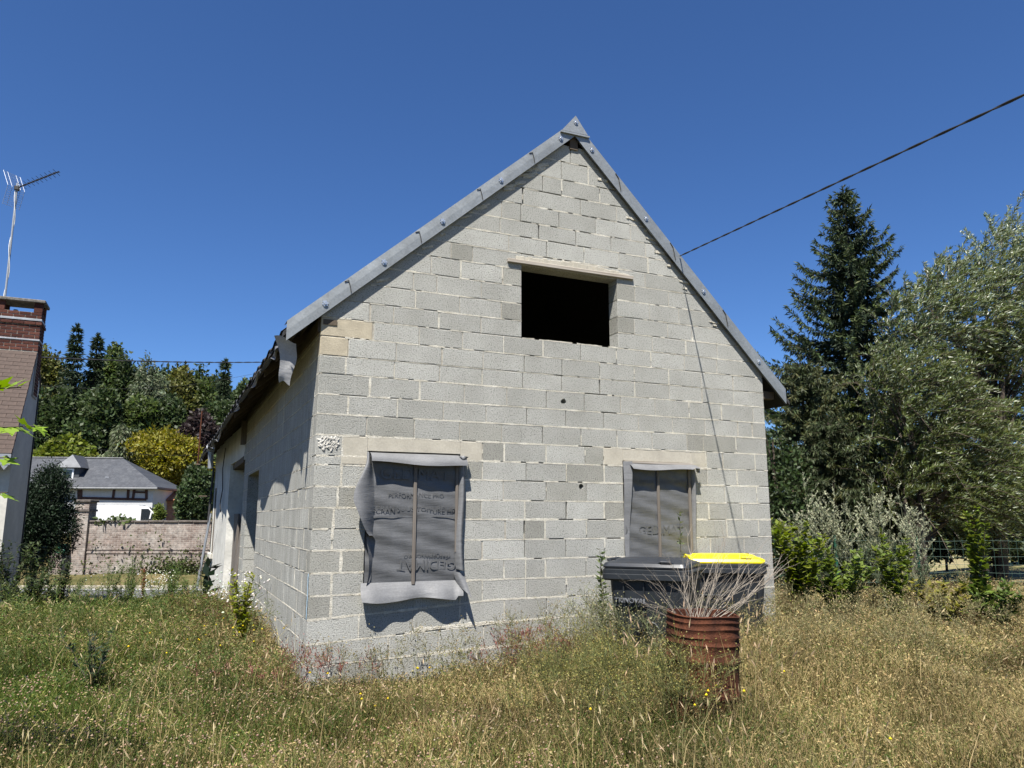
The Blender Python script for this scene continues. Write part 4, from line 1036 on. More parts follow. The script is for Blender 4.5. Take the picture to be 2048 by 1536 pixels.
# white van behind the wall
vl, vr = onY(160, 1038, 41.5), onY(327, 1038, 41.0)
van_len = (vr-vl).length*1.03; yawv = math.atan2(vr.y-vl.y, vr.x-vl.x)+.18; vg = g1(vl.x+2, vl.y)
vtop = onY(250, 1011, 41.5).z; VH = vtop-vg
van = thing('white_van', 'white panel van parked behind the brick wall', 'van', (vl.x, vl.y, vg), yawv)
M['van_white'] = plain('van_paint', (.74, .75, .76), .3, var=.03, scale=1.5, bs=0)
M['glass'] = plain('dark_glass', (.02, .025, .03), .08, var=.1, bs=0, spec=.8)
Lv, Wv = van_len, 1.8
def vprof(s): # side outline, x forward
    h = VH; return [(0, .35), (-.02, .9), (.03, h*.60), (.13, h*.93), (.2, h*.985), (.4, h), (Lv*.70, h), (Lv*.76, h*.975), (Lv*.92, h*.62), (Lv*1.0, h*.52), (Lv*1.02, .75), (Lv*1.02, .4), (Lv*.97, .3), (.1, .28)]
m = MB(); P0 = vprof(0); n = len(P0); rings = []
for y, k in ((0, .94), (.05, .985), (.12, 1.0), (Wv-.12, 1.0), (Wv-.05, .985), (Wv, .94)):
    rings.append([(x, y, .9+(z-.9)*(k if z > .9 else 1)) for x, z in P0])
ring_loft(m, rings); m.add(rings[0], [tuple(range(n-1, -1, -1))]); m.add(rings[-1], [tuple(range(n))])
m.build('body', M['van_white'], van, angle=35)
m = MB(); q = [(Lv*.69, VH*.55), (Lv*.69, VH*.90), (Lv*.775, VH*.90), (Lv*.905, VH*.55)]; m.prism(q, 'y', -.03, .02); m.build('side_window', M['glass'], van)
m = MB(); m.prism([(Lv*.79, VH*.585), (Lv*.805, VH*.585), (Lv*.82, VH*.80), (Lv*.805, VH*.82)], 'y', -.04, .0); m.build('window_bar', M['van_white'], van)
m = MB(); a1, a2 = Vector((Lv*.785, .1, VH*.945)), Vector((Lv*.905, .1, VH*.65)); nrm = Vector((.05, 0, .03)); m.add([a1+nrm, a2+nrm, a2+nrm+Vector((0, Wv-.2, 0)), a1+nrm+Vector((0, Wv-.2, 0)), a1, a2, a2+Vector((0, Wv-.2, 0)), a1+Vector((0, Wv-.2, 0))], [(0, 1, 2, 3), (4, 7, 6, 5), (0, 4, 5, 1), (1, 5, 6, 2), (2, 6, 7, 3), (3, 7, 4, 0)]); m.build('windscreen', M['glass'], van)
for yy in (.15, .95):
    m = MB(); m.add([(.035-.03, yy, VH*.60), (.035-.03, yy+.65, VH*.60), (.10-.02, yy+.62, VH*.85), (.10-.02, yy+.03, VH*.85)], [(0, 1, 2, 3)]); m.add([(.06, yy, VH*.60), (.06, yy+.65, VH*.60), (.12, yy+.62, VH*.85), (.12, yy+.03, VH*.85)], [(3, 2, 1, 0)]); m.build('rear_window', M['glass'], van)
for xx in (.8, 2.0, Lv*.66):
    m = MB(); m.bbox((xx, .05, VH+.005), (xx+.35, Wv-.05, VH+.045), .01); m.build('roof_bar', M['zinc_old'], van)
for xx in (Lv*.2, Lv*.82):
    for yy in (.0, Wv-.2):
        m = MB(); m.lathe([(.05, 0), (.24, 0), (.31, .03), (.31, .17), (.24, .2), (.05, .2)], 24, Matrix.Translation((xx, yy+.2, .31)) @ Matrix.Rotation(math.pi/2, 4, 'X'), True); m.build('wheel', M['rubber'], van)
m = MB(); m.box((Lv*.36, -.004, VH*.35), (Lv*.363, .01, VH*.94)); m.build('door_seam', M['zinc_old'], van)
m = MB(); m.bbox((Lv*.9, -.14, VH*.58), (Lv*.93, -.01, VH*.68), .01); m.build('mirror', M['rubber'], van)

# half-timbered farmhouse
HY = 47.0; er = onY(315, 974, HY); rl = onY(225, 914, HY+2.2); hg = g1(er.x, er.y)-.2
fh = thing('farmhouse', 'white half-timbered farmhouse with dark slate hipped roof', 'house', (er.x, er.y, hg), ROTS*.75)
EH = er.z-hg; RHh = rl.z-hg; M['slate'] = brick_mat('slate', (.03, .034, .042), (.048, .052, .06), (.025, .027, .032), wear=.05, axis='xz', w=.3, h=.16, gap=.004)
M['slate'].node_tree.nodes['Principled BSDF'].inputs['Roughness'].default_value = .6
M['wash'] = plain('lime_wash', (.42, .43, .44), .9, var=.08, scale=1.2, bs=.15, bd=.01)
M['timber'] = plain('dark_timber', (.05, .022, .018), .8, var=.3, scale=6, bs=.2, bd=.01)
LW, DW = 20.0, 6.0
m = MB(); m.box((-LW, .35, 0), (-.35, DW-.35, EH-.02)); m.build('wall', M['wash'], fh)
Mi = fh.matrix_basis.inverted() if False else None
inv = Matrix.Rotation(-ROTS*.75, 4, 'Z')
rloc = inv @ (rl-Vector((er.x, er.y, hg))); hx = rloc.x; hyy = DW/2; rz = onY(225, 914, er.y+DW*.45).z-hg
m = MB(); e = EH; th = .12
top = [(0, 0, e), (0, DW, e), (-LW, DW, e), (-LW, 0, e), (hx, hyy, rz), (-LW, hyy, rz)]
m.add(top+[(x, y, z-th) for x, y, z in top[:4]], [(0, 4, 5, 3), (0, 1, 4), (1, 2, 5, 4), (3, 5, 2), (0, 3, 9, 6), (1, 0, 6, 7), (2, 1, 7, 8), (3, 2, 8, 9), (6, 9, 8, 7)])
hroof = m.build('roof', M['slate'], fh)
m = MB(); m.tube([(hx, hyy, rz+.02), (-LW, hyy, rz+.02)], .07, 6); m.build('ridge', M['slate'], hroof)
m = MB(); m.tube([(.02, -.06, e-.1), (-LW, -.06, e-.1)], .075, 8); m.build('gutter', plain('dull_gutter', (.14, .145, .15), .7, bs=0), hroof)
def hp(u, v, yl=.35):                                   # a picture point on the facade, in house coordinates
    d = ray(u, v); R2 = inv; C_ = R2 @ (Vector(CAM)-Vector((er.x, er.y, hg))); dd = R2 @ Vector(d); t = (yl-C_.y)/dd.y; p = C_+dd*t; return p
def beam(u0, v0, u1, v1, w=.16):
    a, b = hp(u0, v0), hp(u1, v1); d = (b-a).normalized(); s = Vector((-d.z, 0, d.x))*w/2; q = MB()
    q.prism([(p.x, p.z) for p in (a-s, b-s, b+s, a+s)], 'y', .30, .37); q.build('beam', M['timber'], fh)
for b_ in ((160, 976, 160, 1026, .3), (229, 977, 226, 998, .16), (257, 977, 256, 998, .16), (269, 977, 266, 999, .16), (293, 978, 293, 999, .16), (162, 996, 293, 999, .16), (269, 984, 293, 985, .12), (162, 1011, 202, 1012, .14)): beam(*b_)
a, b = hp(165, 1013), hp(198, 1030); m = MB(); m.box((a.x, .28, b.z), (b.x, .37, a.z)); m.build('door', M['timber'], fh)
# dormer
da, db = hp(122, 935, .9), hp(147, 964, .9); dz0 = db.z; dz1 = da.z
dm_ = MB(); dm_.box((da.x-.1, .9, dz0-.25), (db.x+.3, 2.6, dz1+.0)); dorm = dm_.build('dormer', M['slate'], fh)
m = MB(); cxx = (da.x+db.x)/2+.1; hw = (db.x-da.x)/2+.38; ap = hp(136, 909, 1.2).z
m.add([(cxx-hw, .65, dz1), (cxx+hw, .65, dz1), (cxx+hw, 2.8, dz1), (cxx-hw, 2.8, dz1), (cxx, 1.15, ap), (cxx, 2.8, ap)], [(0, 1, 4), (1, 2, 5, 4), (3, 0, 4, 5), (2, 3, 5), (0, 3, 2, 1)]); m.build('dormer_roof', zinc_mat('pale_slate', (.085, .09, .10), .6), dorm)
wa, wb = hp(124, 937, .88), hp(146, 963, .88); m = MB()
for (x0, x1, z0, z1) in ((wa.x, wa.x+.09, wb.z, wa.z), (wb.x-.09, wb.x, wb.z, wa.z), (wa.x+.09, wb.x-.09, wa.z-.08, wa.z), (wa.x+.09, wb.x-.09, wb.z, wb.z+.14)): m.box((x0, .83, z0), (x1, .9, z1))
m.build('window_frame', M['van_white'], dorm)
m = MB(); m.box((wa.x+.09, .86, wb.z+.14), (wb.x-.09, .885, wa.z-.08)); m.build('pane', M['glass'], dorm)
m = MB(); va, vb2 = hp(212, 954, 1.1), hp(219, 959, 1.1); m.box((va.x, .95, vb2.z), (vb2.x, 1.15, va.z)); m.build('roof_vent', M['zinc_old'], hroof)

# brick outhouse with orange tiles
s0, s1 = onY(301, 985, 50), onY(385, 985, 50); sg = g1(s0.x, s0.y)-.3
sh = thing('brick_outhouse', 'low red brick outhouse with orange pantile roof beside the farmhouse', 'outhouse', (s0.x, s0.y, sg), ROTS*.5)
sw = (s1-s0).length; zt = onY(340, 997, 50).z-sg; zp = onY(340, 983, 51).z-sg
m = MB(); m.box((0, .3, 0), (sw, 3.2, zt)); m.build('wall', brick_mat('orange_brickwork', (.30, .13, .075), (.38, .18, .11), (.35, .28, .22), wear=.12), sh)
m = MB()
def pan(u, v): return (-.2+(sw+.4)*u, -.05+2.2*v, zt-.12+(zp-zt+.35)*v+.03*abs(math.sin(u*(sw+.4)*9)))
m.grid(pan, 150, 3); m.grid(lambda u, v: tuple(np.array(pan(u, v))-np.array((0, 0, .08))), 150, 3); m.build('roof', plain('orange_pantile', (.40, .17, .085), .85, var=.25, scale=8), sh)
# rusty pole
pp = onY(393, 950, 36); pt = onY(396, 822, 36)
tag(MB().tube([Vector((pp.x, pp.y, g1(pp.x, pp.y)-.2)), Vector((pp.x+.04, pp.y, pt.z))], [.05, .035], 8).build('iron_pole', M['rust']), 'thin rusty pole rising in front of the golden tree', 'pole')
# ------------------------------------------------------------------ trees
def depth_of(p): return float((np.array(p)-CAM) @ CF)
def tube_np(mb, pts, r0, r1, n=6): k = len(pts); mb.tube(pts, [r0+(r1-r0)*i/(k-1) for i in range(k)], n, cap=False)

def broadleaf(name, label, x, y, top, rad, col, n, leaf, cat_='tree', group=None, zb=None, lobes=14, bark='bark', elong=1.6, mat='leaf', drop=0.0, vary=.3):
    g = g1(x, y); H = top-g
    t = thing(name, label, cat_, (x, y, g), 0, group)
    zb = (.22*H if zb is None else zb); cz = (zb+H)/2; rz = (H-zb)/2
    m = MB(); tr = max(.05, H*.018)
    hub = Vector((rng.uniform(-.1, .1)*rad, rng.uniform(-.1, .1)*rad, H*.8))
    m.tube([(0, 0, -.3), (0, 0, zb*.6), hub*.55+Vector((0, 0, .05)), hub], [tr*1.25, tr, tr*.6, tr*.2], 8)
    cs, rs, fac = [], [], []
    for i in range(lobes):
        d = rand_dirs(1)[0]; k = rng.uniform(.45, .72) if i else 0
        c = np.array([d[0]*rad*k, d[1]*rad*k, cz+d[2]*rz*k]); cs.append(c); rs.append(rng.uniform(.34, .5)); fac.append(rng.uniform(1-vary, 1+vary))
        s = Vector((0, 0, min(max(c[2]*.55, zb*.5), H*.7))); e = Vector(c)
        m.tube([s, s.lerp(e, .5)+Vector((0, 0, .04*H)), e], [tr*.5, tr*.3, tr*.08], 5, cap=False)
    m.build('trunk', M[bark], t)
    cs = np.array(cs); rs = np.array(rs); fac = np.array(fac)
    li = rng.integers(0, lobes, n); d = rand_dirs(n); d[:, 2] = d[:, 2]*.9+.15; d = unit(d)
    rr = rs[li]*(.62+.45*rng.random(n)**.7)*(1+.18*np.sin(d[:, 0]*7+li)*np.sin(d[:, 1]*6+li*2))
    pos = cs[li]+d*np.stack([rad*rr, rad*rr, rz*rr], 1)
    keep = (pos[:, 2] > .02*H); pos, d, li = pos[keep], d[keep], li[keep]; n = len(pos)
    ax = unit(d*.5+rand_dirs(n)*.8+np.array([0, 0, -drop]))
    c = jit(col, n, .3, .1)*fac[li][:, None]
    L = leaf*(.6+.8*rng.random(n))
    v, q, c = leaves(pos, ax, L, L/elong, c, fold=.12)
    np_mesh('crown', v, q, c, M[mat], t)
    return t

def conifer(name, label, x, y, top, rad, col, lev, nbr, leaf, group=None, zb=.04, droop=.35, up=.25, step=.16, sprays=4, power=.85, bark='bark', hang=.55, tipcol=None, cut=None):
    g = g1(x, y); H = top-g; t = thing(name, label, 'tree', (x, y, g), 0, group); m = MB(); tr = H*.014
    m.tube([(0, 0, -.3), (0, 0, H*.5), (0, 0, H)], [tr*1.2, tr*.7, .01], 8)
    P, A, S, Cc = [], [], [], []
    for i in range(lev):
        s = (i+rng.uniform(-.3, .3))/lev; s = min(max(s, 0), .995); z = H*(zb+(1-zb)*s); R = rad*((1-s)**power)*(1 if s > .12 else .75+2*s)
        k = max(4, int(nbr*(1-.3*s)))
        a0 = rng.uniform(0, 6.28)
        for j in range(k):
            a = a0+6.283*j/k+rng.uniform(-.25, .25); r = R*rng.uniform(.55, 1.2)+.05; nb_ = max(4, int(r/step))
            u = np.linspace(.12, 1, nb_); out = np.array([math.cos(a), math.sin(a), 0]); lat = np.array([-math.sin(a), math.cos(a), 0])
            zz = z - droop*r*np.sin(u*1.9)*.7 + up*r*u**3
            pts = out[None]*(r*u)[:, None]; pts[:, 2] = zz
            if r > .5: m.tube([(0, 0, z)]+[tuple(q) for q in pts[::max(1, nb_//4)]], [tr*.12]+[tr*.05]*len(pts[::max(1, nb_//4)]), 4, cap=False)
            for _ in range(sprays):
                sg = rng.choice([-1, 1], nb_); w = (1-u*.55)
                P.append(pts+rng.normal(0, .03, pts.shape)*r*.4); A.append(lat[None]*(sg*rng.uniform(.2, 1, nb_))[:, None]+out[None]*rng.uniform(.2, .9, nb_)[:, None]+np.array([0, 0, -1])*(hang*rng.uniform(-.5, 1.6, nb_))[:, None]+np.array([0, 0, .35])*(u > .85)[:, None])
                S.append(leaf*(.55+.75*rng.random(nb_))*(w*.6+.5)); cc = jit(col, nb_, .35, .1)*rng.uniform(.75, 1.25)
                if tipcol is not None: cc = np.where((u > .7)[:, None] & (rng.random(nb_) < .6)[:, None], jit(tipcol, nb_, .25, .1), cc)
                Cc.append(cc)
    n = int(60*leaf/.3); zt = H*(1-.05*rng.random(n)); P.append(np.stack([np.zeros(n), np.zeros(n), zt], 1)); dd = rand_dirs(n); dd[:, 2] = abs(dd[:, 2])+.3; A.append(dd); S.append(np.full(n, leaf*.6)); Cc.append(jit(col, n))
    P = np.concatenate(P); A = np.concatenate(A); S = np.concatenate(S); Cc = np.concatenate(Cc)
    if cut is not None:
        k = cut(P); P, A, S, Cc = P[k], A[k], S[k], Cc[k]
    m.build('trunk', M[bark], t); v, q, c = leaves(P, A, S, S*.22, Cc, fold=.15); np_mesh('crown', v, q, c, M['needle'], t)
    return t
def px_tree(fn, name, label, u, vtop, hw, Y, **k):
    p = onY(u, vtop, Y); r = hw*depth_of(p)/F_PX
    return fn(name, label, p.x, Y, p.z, r, **k)

FG = 'trees on the wooded hillside'
DG = (.032, .048, .017); MG = (.05, .07, .02); OL = (.075, .08, .022); CG = (.02, .032, .016)
wood = [ # kind,u,vtop,halfwidth,Y,colour,label
 ('b', 92, 688, 42, 66, OL, 'olive broadleaf tree rising just right of the brick chimney'),
 ('c', 155, 650, 46, 60, CG, 'tallest dark conifer on the hillside near the chimney'),
 ('c', 197, 668, 40, 62, CG, 'second dark conifer top right of the tallest one'),
 ('b', 232, 687, 38, 67, MG, 'round green tree right of the two tall conifers'),
 ('b', 264, 716, 34, 65, DG, 'dark green tree left of the pale birch'),
 ('w', 305, 717, 36, 61, (.085, .105, .06), 'pale grey-green birch in the middle of the wooded hillside'),
 ('b', 362, 729, 38, 64, OL, 'olive green tree right of the pale birch'),
 ('b', 405, 735, 40, 66, MG, 'green hillside tree two crowns right of the birch'),
 ('c', 452, 720, 28, 58, (.028, .042, .02), 'slim conifer spire nearest the block house eave'),
 ('b', 484, 756, 34, 63, DG, 'dark tree crown partly hidden by the block house eave'),
 ('b', 30, 705, 40, 70, DG, 'dark tree half hidden behind the chimney house'),
 ('b', 120, 755, 46, 56, DG, 'dark tree below the tallest conifer'),
 ('b', 205, 770, 46, 56, DG, 'dark green tree in the hillside middle above the farmhouse'),
 ('b', 290, 790, 46, 57, MG, 'rounded green tree below the pale birch'),
 ('b', 345, 795, 42, 57, DG, 'dense green tree above the golden tree'),
 ('b', 440, 800, 44, 56, DG, 'dark green tree behind the block house eave corner'),
 ('b', 395, 826, 40, 53, (.036, .026, .026), 'purple-leaved tree among the green hillside trees'),
 ('b', 160, 840, 44, 54, DG, 'low dark tree just behind the farmhouse roof'),
 ('b', 275, 850, 40, 55, DG, 'low dark tree right of the weeping tree'),
 ('b', 80, 830, 40, 55, DG, 'low dark tree beside the grey gable wall'),
 ('b', 130, 876, 56, 51, (.105, .13, .02), 'light green rounded tree behind the farmhouse ridge'),
 ('b', 480, 870, 46, 50, DG, 'dark tree behind the white rendered barn end'),
]
for k, u, v, hw, Y, col, lab in wood:
    Y = Y+12; col = tuple(c*1.25 for c in col)
    if k == 'c': px_tree(conifer, 'conifer_tree', lab, u, v, hw, Y, col=col, lev=30, nbr=8, leaf=.6, group=FG, step=.35, sprays=7, droop=.25, up=.2)
    elif k == 'w': px_tree(broadleaf, 'birch_tree', lab, u, v, hw, Y, col=col, n=13000, leaf=.34, group=FG, lobes=18, drop=.9, elong=2.6, zb=1.0, bark='bark_pale')
    else: px_tree(broadleaf, 'broadleaf_tree', lab, u, v, hw, Y, col=col, n=13000, leaf=.38, group=FG, lobes=24, zb=1.2)
# a second rank up the slope closes the wood
for i, u in enumerate(range(4, 520, 62)):
    px_tree(broadleaf, 'broadleaf_tree', 'dim tree in the back rank of the wooded hillside, %s from the left' % ['first', 'second', 'third', 'fourth', 'fifth', 'sixth', 'seventh', 'eighth', 'ninth', 'tenth', 'eleventh', 'twelfth', 'thirteenth'][i], u, 735+20*math.sin(i*2.3)+(30 if u > 420 else 0), 48, 95, col=DG, n=4200, leaf=.6, group='back rank trees on the hillside', lobes=14, zb=1.0)
px_tree(broadleaf, 'weeping_tree', 'small grey-green weeping tree above the farmhouse roof', 240, 845, 36, 60, col=(.10, .12, .06), n=11000, leaf=.34, lobes=13, drop=1.6, elong=3.6, zb=.6, bark='bark_pale')
# golden spreading tree
gp = onY(345, 866, 46); broadleaf('golden_tree', 'broad golden-green tree right of the slate roof', onY(345, 866, 60).x, 60, onY(345, 866, 60).z, 95*depth_of(onY(345, 866, 60))/F_PX, (.17, .155, .018), 26000, .30, zb=1.0, lobes=26, elong=2.0, vary=.22)
px_tree(broadleaf, 'leafy_shrub', 'dark green leafy shrub between the outhouse and white barn', 392, 932, 34, 33, col=(.05, .075, .03), n=11000, leaf=.17, cat_='shrub', lobes=16, zb=.1)
px_tree(broadleaf, 'leafy_shrub', 'bright leafy shrub at the foot of the brick outhouse', 318, 1010, 16, 42, col=(.10, .13, .03), n=2500, leaf=.16, cat_='shrub', lobes=7, zb=.05)

# clipped yew behind the grey gable
yp = onY(98, 936, 16.2); yg = g1(yp.x, 16.2)
broadleaf('yew_bush', 'dark clipped yew bush beside the grey gable wall', yp.x-.05, 16.2, yp.z, .85, (.014, .026, .013), 44000, .085, cat_='bush', zb=.55, lobes=60, elong=3.2, mat='needle', vary=.15)

# ------------------------------------------------------------------ right-hand trees
sp_top = onY(1686, 374, 11.0)
conifer('spruce_tree', 'tall dark spruce with drooping branches right of the gable', sp_top.x, 11.0, sp_top.z, 5.0, (.03, .045, .024), 42, 8, .27, step=.085, sprays=12, droop=.2, up=.38, hang=.9, tipcol=(.06, .08, .03), power=.85, zb=.10)
c2 = onY(1600, 718, 8.5)
conifer('cypress_tree', 'olive drooping conifer between the gable corner and tall spruce', c2.x, 8.5, c2.z+.1, 2.5, (.045, .058, .026), 26, 11, .2, step=.075, sprays=13, droop=.2, up=.05, hang=1.5, power=.42, zb=.02, tipcol=(.075, .078, .03))
c3 = onY(1655, 830, 7.2)
conifer('cypress_tree', 'shorter olive conifer in front of the tall spruce trunk', c3.x, 7.2, c3.z, 1.9, (.042, .054, .024), 20, 10, .19, step=.075, sprays=13, droop=.2, up=.05, hang=1.6, power=.45, zb=.02)
b1 = onY(1568, 800, 7.0); broadleaf('dark_shrub', 'dark leafy shrub right beside the gable wall corner', b1.x, 7.4, b1.z, 1.0, (.035, .055, .02), 9000, .10, cat_='shrub', zb=.05, lobes=16)

def willow(name, label, x, y, lobes, n_shoot, per, leafL, trunks, trunk_h=5.5):
    """lobes: (centre xyz, radius xyz); long wind-swept shoots carry narrow leaves"""
    g = g1(x, y); t = thing(name, label, 'tree', (x, y, g)); m = MB(); base = np.array([x, y, g])
    for (dx, dy) in trunks:
        hk = trunk_h/5.5; top_ = Vector((dx*6*hk, dy*6*hk, trunk_h)); m.tube([(dx, dy, -.2), (dx*2.5*hk, dy*2.5*hk, 2.0*hk), (dx*4*hk, dy*4*hk, 3.6*hk), top_], [.17, .13, .10, .04], 8)
    vs = []; wts = np.array([r[0]*r[1]*r[2] for c, r, *_ in lobes])**.75; wts /= wts.sum(); P, A, S, C_ = [], [], [], []
    for i in range(n_shoot):
        k = rng.choice(len(lobes), p=wts); c, r, silver = lobes[k]; d = rand_dirs(1)[0]
        q = np.array(c)+d*np.array(r)*(.45+.55*rng.random()**.6)
        if q[2] < g+.5: continue
        L = rng.uniform(.7, 1.5); tdir = unit(np.array([.55*CR[0], .55*CR[1], .55])+d*.55+rng.normal(0, .3, 3))
        u = np.linspace(0, 1, per); curve = q+tdir*(u*L)[:, None]; curve[:, 2] -= .45*L*u**2*(1 if silver < .4 else .35)
        if i % 2 == 0: m.tube([Vector(curve[0]-base), Vector(curve[per//2]-base), Vector(curve[-1]-base)], [.011, .008, .003], 3, cap=False)
        if i % 22 == 0:
            hub = Vector((trunks[i % len(trunks)][0]*4, trunks[i % len(trunks)][1]*4, min(4.5, (q[2]-g)*.6))); e = Vector(q-base); m.tube([hub, hub.lerp(e, .5)+Vector((0, 0, .3)), e], [.045, .03, .01], 4, cap=False)
        P.append(curve-base); sway = unit(np.array([CR[0], CR[1], .35]))
        A.append(tdir[None]*.6+sway[None]*.5+rand_dirs(per)*.75); S.append(leafL*(.6+.7*rng.random(per)))
        cc = jit((.085, .105, .028), per, .35, .12); sil = rng.random(per) < silver; cc = np.where(sil[:, None], jit((.22, .26, .17), per, .2, .05), cc); C_.append(cc*rng.uniform(.8, 1.2))
    P, A, S, C_ = map(np.concatenate, (P, A, S, C_)); m.build('trunk', M['bark'], t)
    v, q, c = leaves(P, A, S, S*.2, C_, fold=.1); np_mesh('crown', v, q, c, M['willow_leaf'], t)
def lb(u, v, Y, ru, rv, dy, silver):
    p = onY(u, v, Y); k = depth_of(p)/F_PX; return (tuple(p), (ru*k, dy, rv*k), silver)
wb_ = onY(1985, 1090, 6.0)
willow('willow_tree', 'large windswept silvery willow filling the right edge', wb_.x, 6.0, [lb(1990, 640, 6, 130, 150, 2.2, .3), lb(1905, 620, 6, 70, 90, 1.4, .3), lb(2060, 540, 6, 80, 120, 1.8, .42), lb(1850, 650, 6, 60, 70, 1.2, .3), lb(2010, 780, 6, 120, 110, 2.2, .12), lb(2040, 930, 6, 90, 100, 2.0, .08)], 1900, 60, .135, [(.12, 0), (-.12, .1), (.02, -.12)])
wb2 = onY(1850, 1100, 5.0)
willow('willow_tree', 'lower bushy olive willow in front of the large one', wb2.x, 5.2, [lb(1835, 850, 5.2, 85, 105, 1.5, .1), lb(1900, 930, 5.2, 95, 105, 1.5, .1), lb(1790, 770, 5.2, 45, 60, 1.0, .15), lb(1850, 985, 5.2, 85, 65, 1.3, .08), lb(1960, 985, 5.2, 80, 60, 1.3, .08)], 1500, 56, .115, [(.1, 0), (-.02, .08)], 2.3)
# shady shrubs behind the lawn
for i, (u, v, hw, Y) in enumerate(((1690, 985, 60, 12.5), (1780, 1010, 60, 13), (1880, 1000, 60, 12.5), (1960, 1005, 60, 12), (2050, 990, 60, 11.5))):
    px_tree(broadleaf, 'hedge_shrub', ['shaded shrub at the spruce foot behind the lawn', 'dark shrub in the hedge right of the spruce foot', 'dark hedge shrub behind the green fence post', 'dark hedge shrub behind the tall sapling', 'dark hedge shrub at the right picture edge'][i], u, v, hw, Y, col=(.024, .034, .014), n=6500, leaf=.17, cat_='shrub', group='shrubs behind the lawn', zb=.05, lobes=14)
# ------------------------------------------------------------------ single plants
def stems(m, base, n, h, spread, r, seed, lean=0):
    rr = random.Random(seed); out = []
    for i in range(n):
        a = rr.uniform(0, 6.28); s = rr.uniform(.2, 1)*spread; hh = h*rr.uniform(.75, 1.0)
        pts = [Vector((0, 0, 0))+Vector((math.cos(a), math.sin(a), 0))*.03]
        for k in range(1, 7):
            q = k/6; pts.append(Vector((math.cos(a)*s*q**1.3+rr.uniform(-.015, .015), math.sin(a)*s*q**1.3+rr.uniform(-.015, .015), hh*q)))
        m.tube(pts, [r*(1-.8*k/6) for k in range(7)], 5, cap=False); out.append(pts)
    return out
def plant(name, label, u, vbase_z, at, h, n, spread, leafL, leafW, col, dens, seed, cat_='plant', group=None, up=.4, stemcol='bark', r=.006, bottom=.05, taper=.6, fn=None, whorl=None):
    x, y = at; g = g1(x, y); t = thing(name, label, cat_, (x, y, g), 0, group); m = MB(); st = stems(m, None, n, h, spread, r, seed); m.build('stem', M[stemcol], t)
    P, A, S, C_ = [], [], [], []
    for pts in st:
        k = int(dens*1.7); u_ = bottom+(1-bottom)*rng.random(k); idx = np.minimum((u_*6).astype(int), 5); f = u_*6-idx; a = np.array([list(p) for p in pts]); q = a[idx]*(1-f)[:, None]+a[idx+1]*f[:, None]
        d = rand_dirs(k); d[:, 2] = d[:, 2]*.4+up; P.append(q); A.append(d); S.append(leafL*(.55+.7*rng.random(k))*(1-taper*u_)); C_.append(jit(col, k, .25, .1))
    P, A, S, C_ = map(np.concatenate, (P, A, S, C_)); v, q, c = leaves(P, A, S, S*leafW/leafL, C_, side=np.tile(np.array([[0, 0, 1.]]), (len(P), 1))+rand_dirs(len(P))*.5, fold=.1); np_mesh('leaves', v, q, c, M['leaf'], t); return t
def gpt(u, d):                                           # ground position under picture column u at distance d along the view
    r = ray(u, 1038); r = r/ (r @ CF); p = CAM+r*d; return float(p[0]), float(p[1])
YG = (.115, .15, .025)
plant('sapling', 'tall leafy sapling with rounded leaves in front of the wire fence', 0, 0, gpt(1945, 11.2), 1.85, 5, .24, .17, .11, YG, 95, 1, 'sapling', r=.012, taper=.5)
plant('sapling', 'low leafy sapling clump beside the tall rounded-leaf sapling', 0, 0, gpt(1972, 11.0), .75, 12, .5, .16, .10, (.08, .115, .025), 34, 41, 'sapling', r=.008, taper=.2)
plant('sapling', 'slender sapling near the green fence post', 0, 0, gpt(1775, 11.8), 1.55, 7, .38, .15, .10, YG, 60, 2, 'sapling', r=.010, taper=.4)
plant('sapling', 'young bush with yellow-green leaves beside the gable corner', 0, 0, gpt(1592, 11.6), 1.6, 16, .75, .15, .10, (.13, .165, .02), 60, 3, 'shrub', r=.010, taper=.3)
plant('sapling', 'low green bush between the gable corner bush and mugworts', 0, 0, gpt(1672, 11.4), 1.15, 16, .75, .14, .09, (.105, .145, .025), 56, 4, 'shrub', r=.009, taper=.3)
plant('sapling', 'small yellow-leaved bush at the fence foot', 0, 0, gpt(1865, 11.0), .8, 12, .5, .13, .085, (.17, .16, .03), 30, 5, 'shrub', r=.008, taper=.3)
plant('weed', 'tall leafy weed in front of the right covered window', 0, 0, gpt(1353, 8.6), 1.85, 1, .06, .10, .035, (.07, .10, .035), 80, 6, 'weed', r=.007, taper=.5)
plant('weed', 'leafy weed against the wall left of the bins', 0, 0, gpt(1203, 8.2), 1.25, 2, .06, .11, .05, (.09, .12, .045), 46, 7, 'weed', r=.007, taper=.4)
plant('weed', 'yellow-green leafy weed at the side wall foot', 0, 0, (-.35, 2.6), 1.0, 10, .25, .10, .045, (.20, .22, .025), 40, 8, 'weed', r=.006, taper=.3)
plant('sapling', 'dark large-leaved sapling against the white barn wall', 0, 0, (-.42, 9.6), 1.35, 1, .1, .30, .15, (.022, .035, .022), 18, 9, 'sapling', r=.012, taper=.1, bottom=.15)
plant('weed', 'bare twiggy weed standing above the large-leaved sapling', 0, 0, (-.5, 11.2), 2.0, 4, .35, .05, .02, (.10, .09, .06), 20, 19, 'weed', r=.007, taper=.3)
wl_ = [(-3.9, 9.2, 1.5, 'leafy dark weed clump at the corner of the chimney house'), (-3.7, 11.0, 1.6, 'tall weed clump below the clipped yew'), (-3.2, 10.2, 1.25, 'bushy weed in front of the yew'), (-4.4, 7.6, 1.15, 'dark broad-leaved weed at the left picture edge'), (-3.4, 8.2, .95, 'weed with pale stems left of the path')]
for i, (x, y, h, lab) in enumerate(wl_): plant('weed', lab, 0, 0, (x, y), h, 12, .5, .14, .06, (.05, .07, .026), 46, 50+i, 'weed', 'weeds along the chimney house', r=.006, taper=.4)
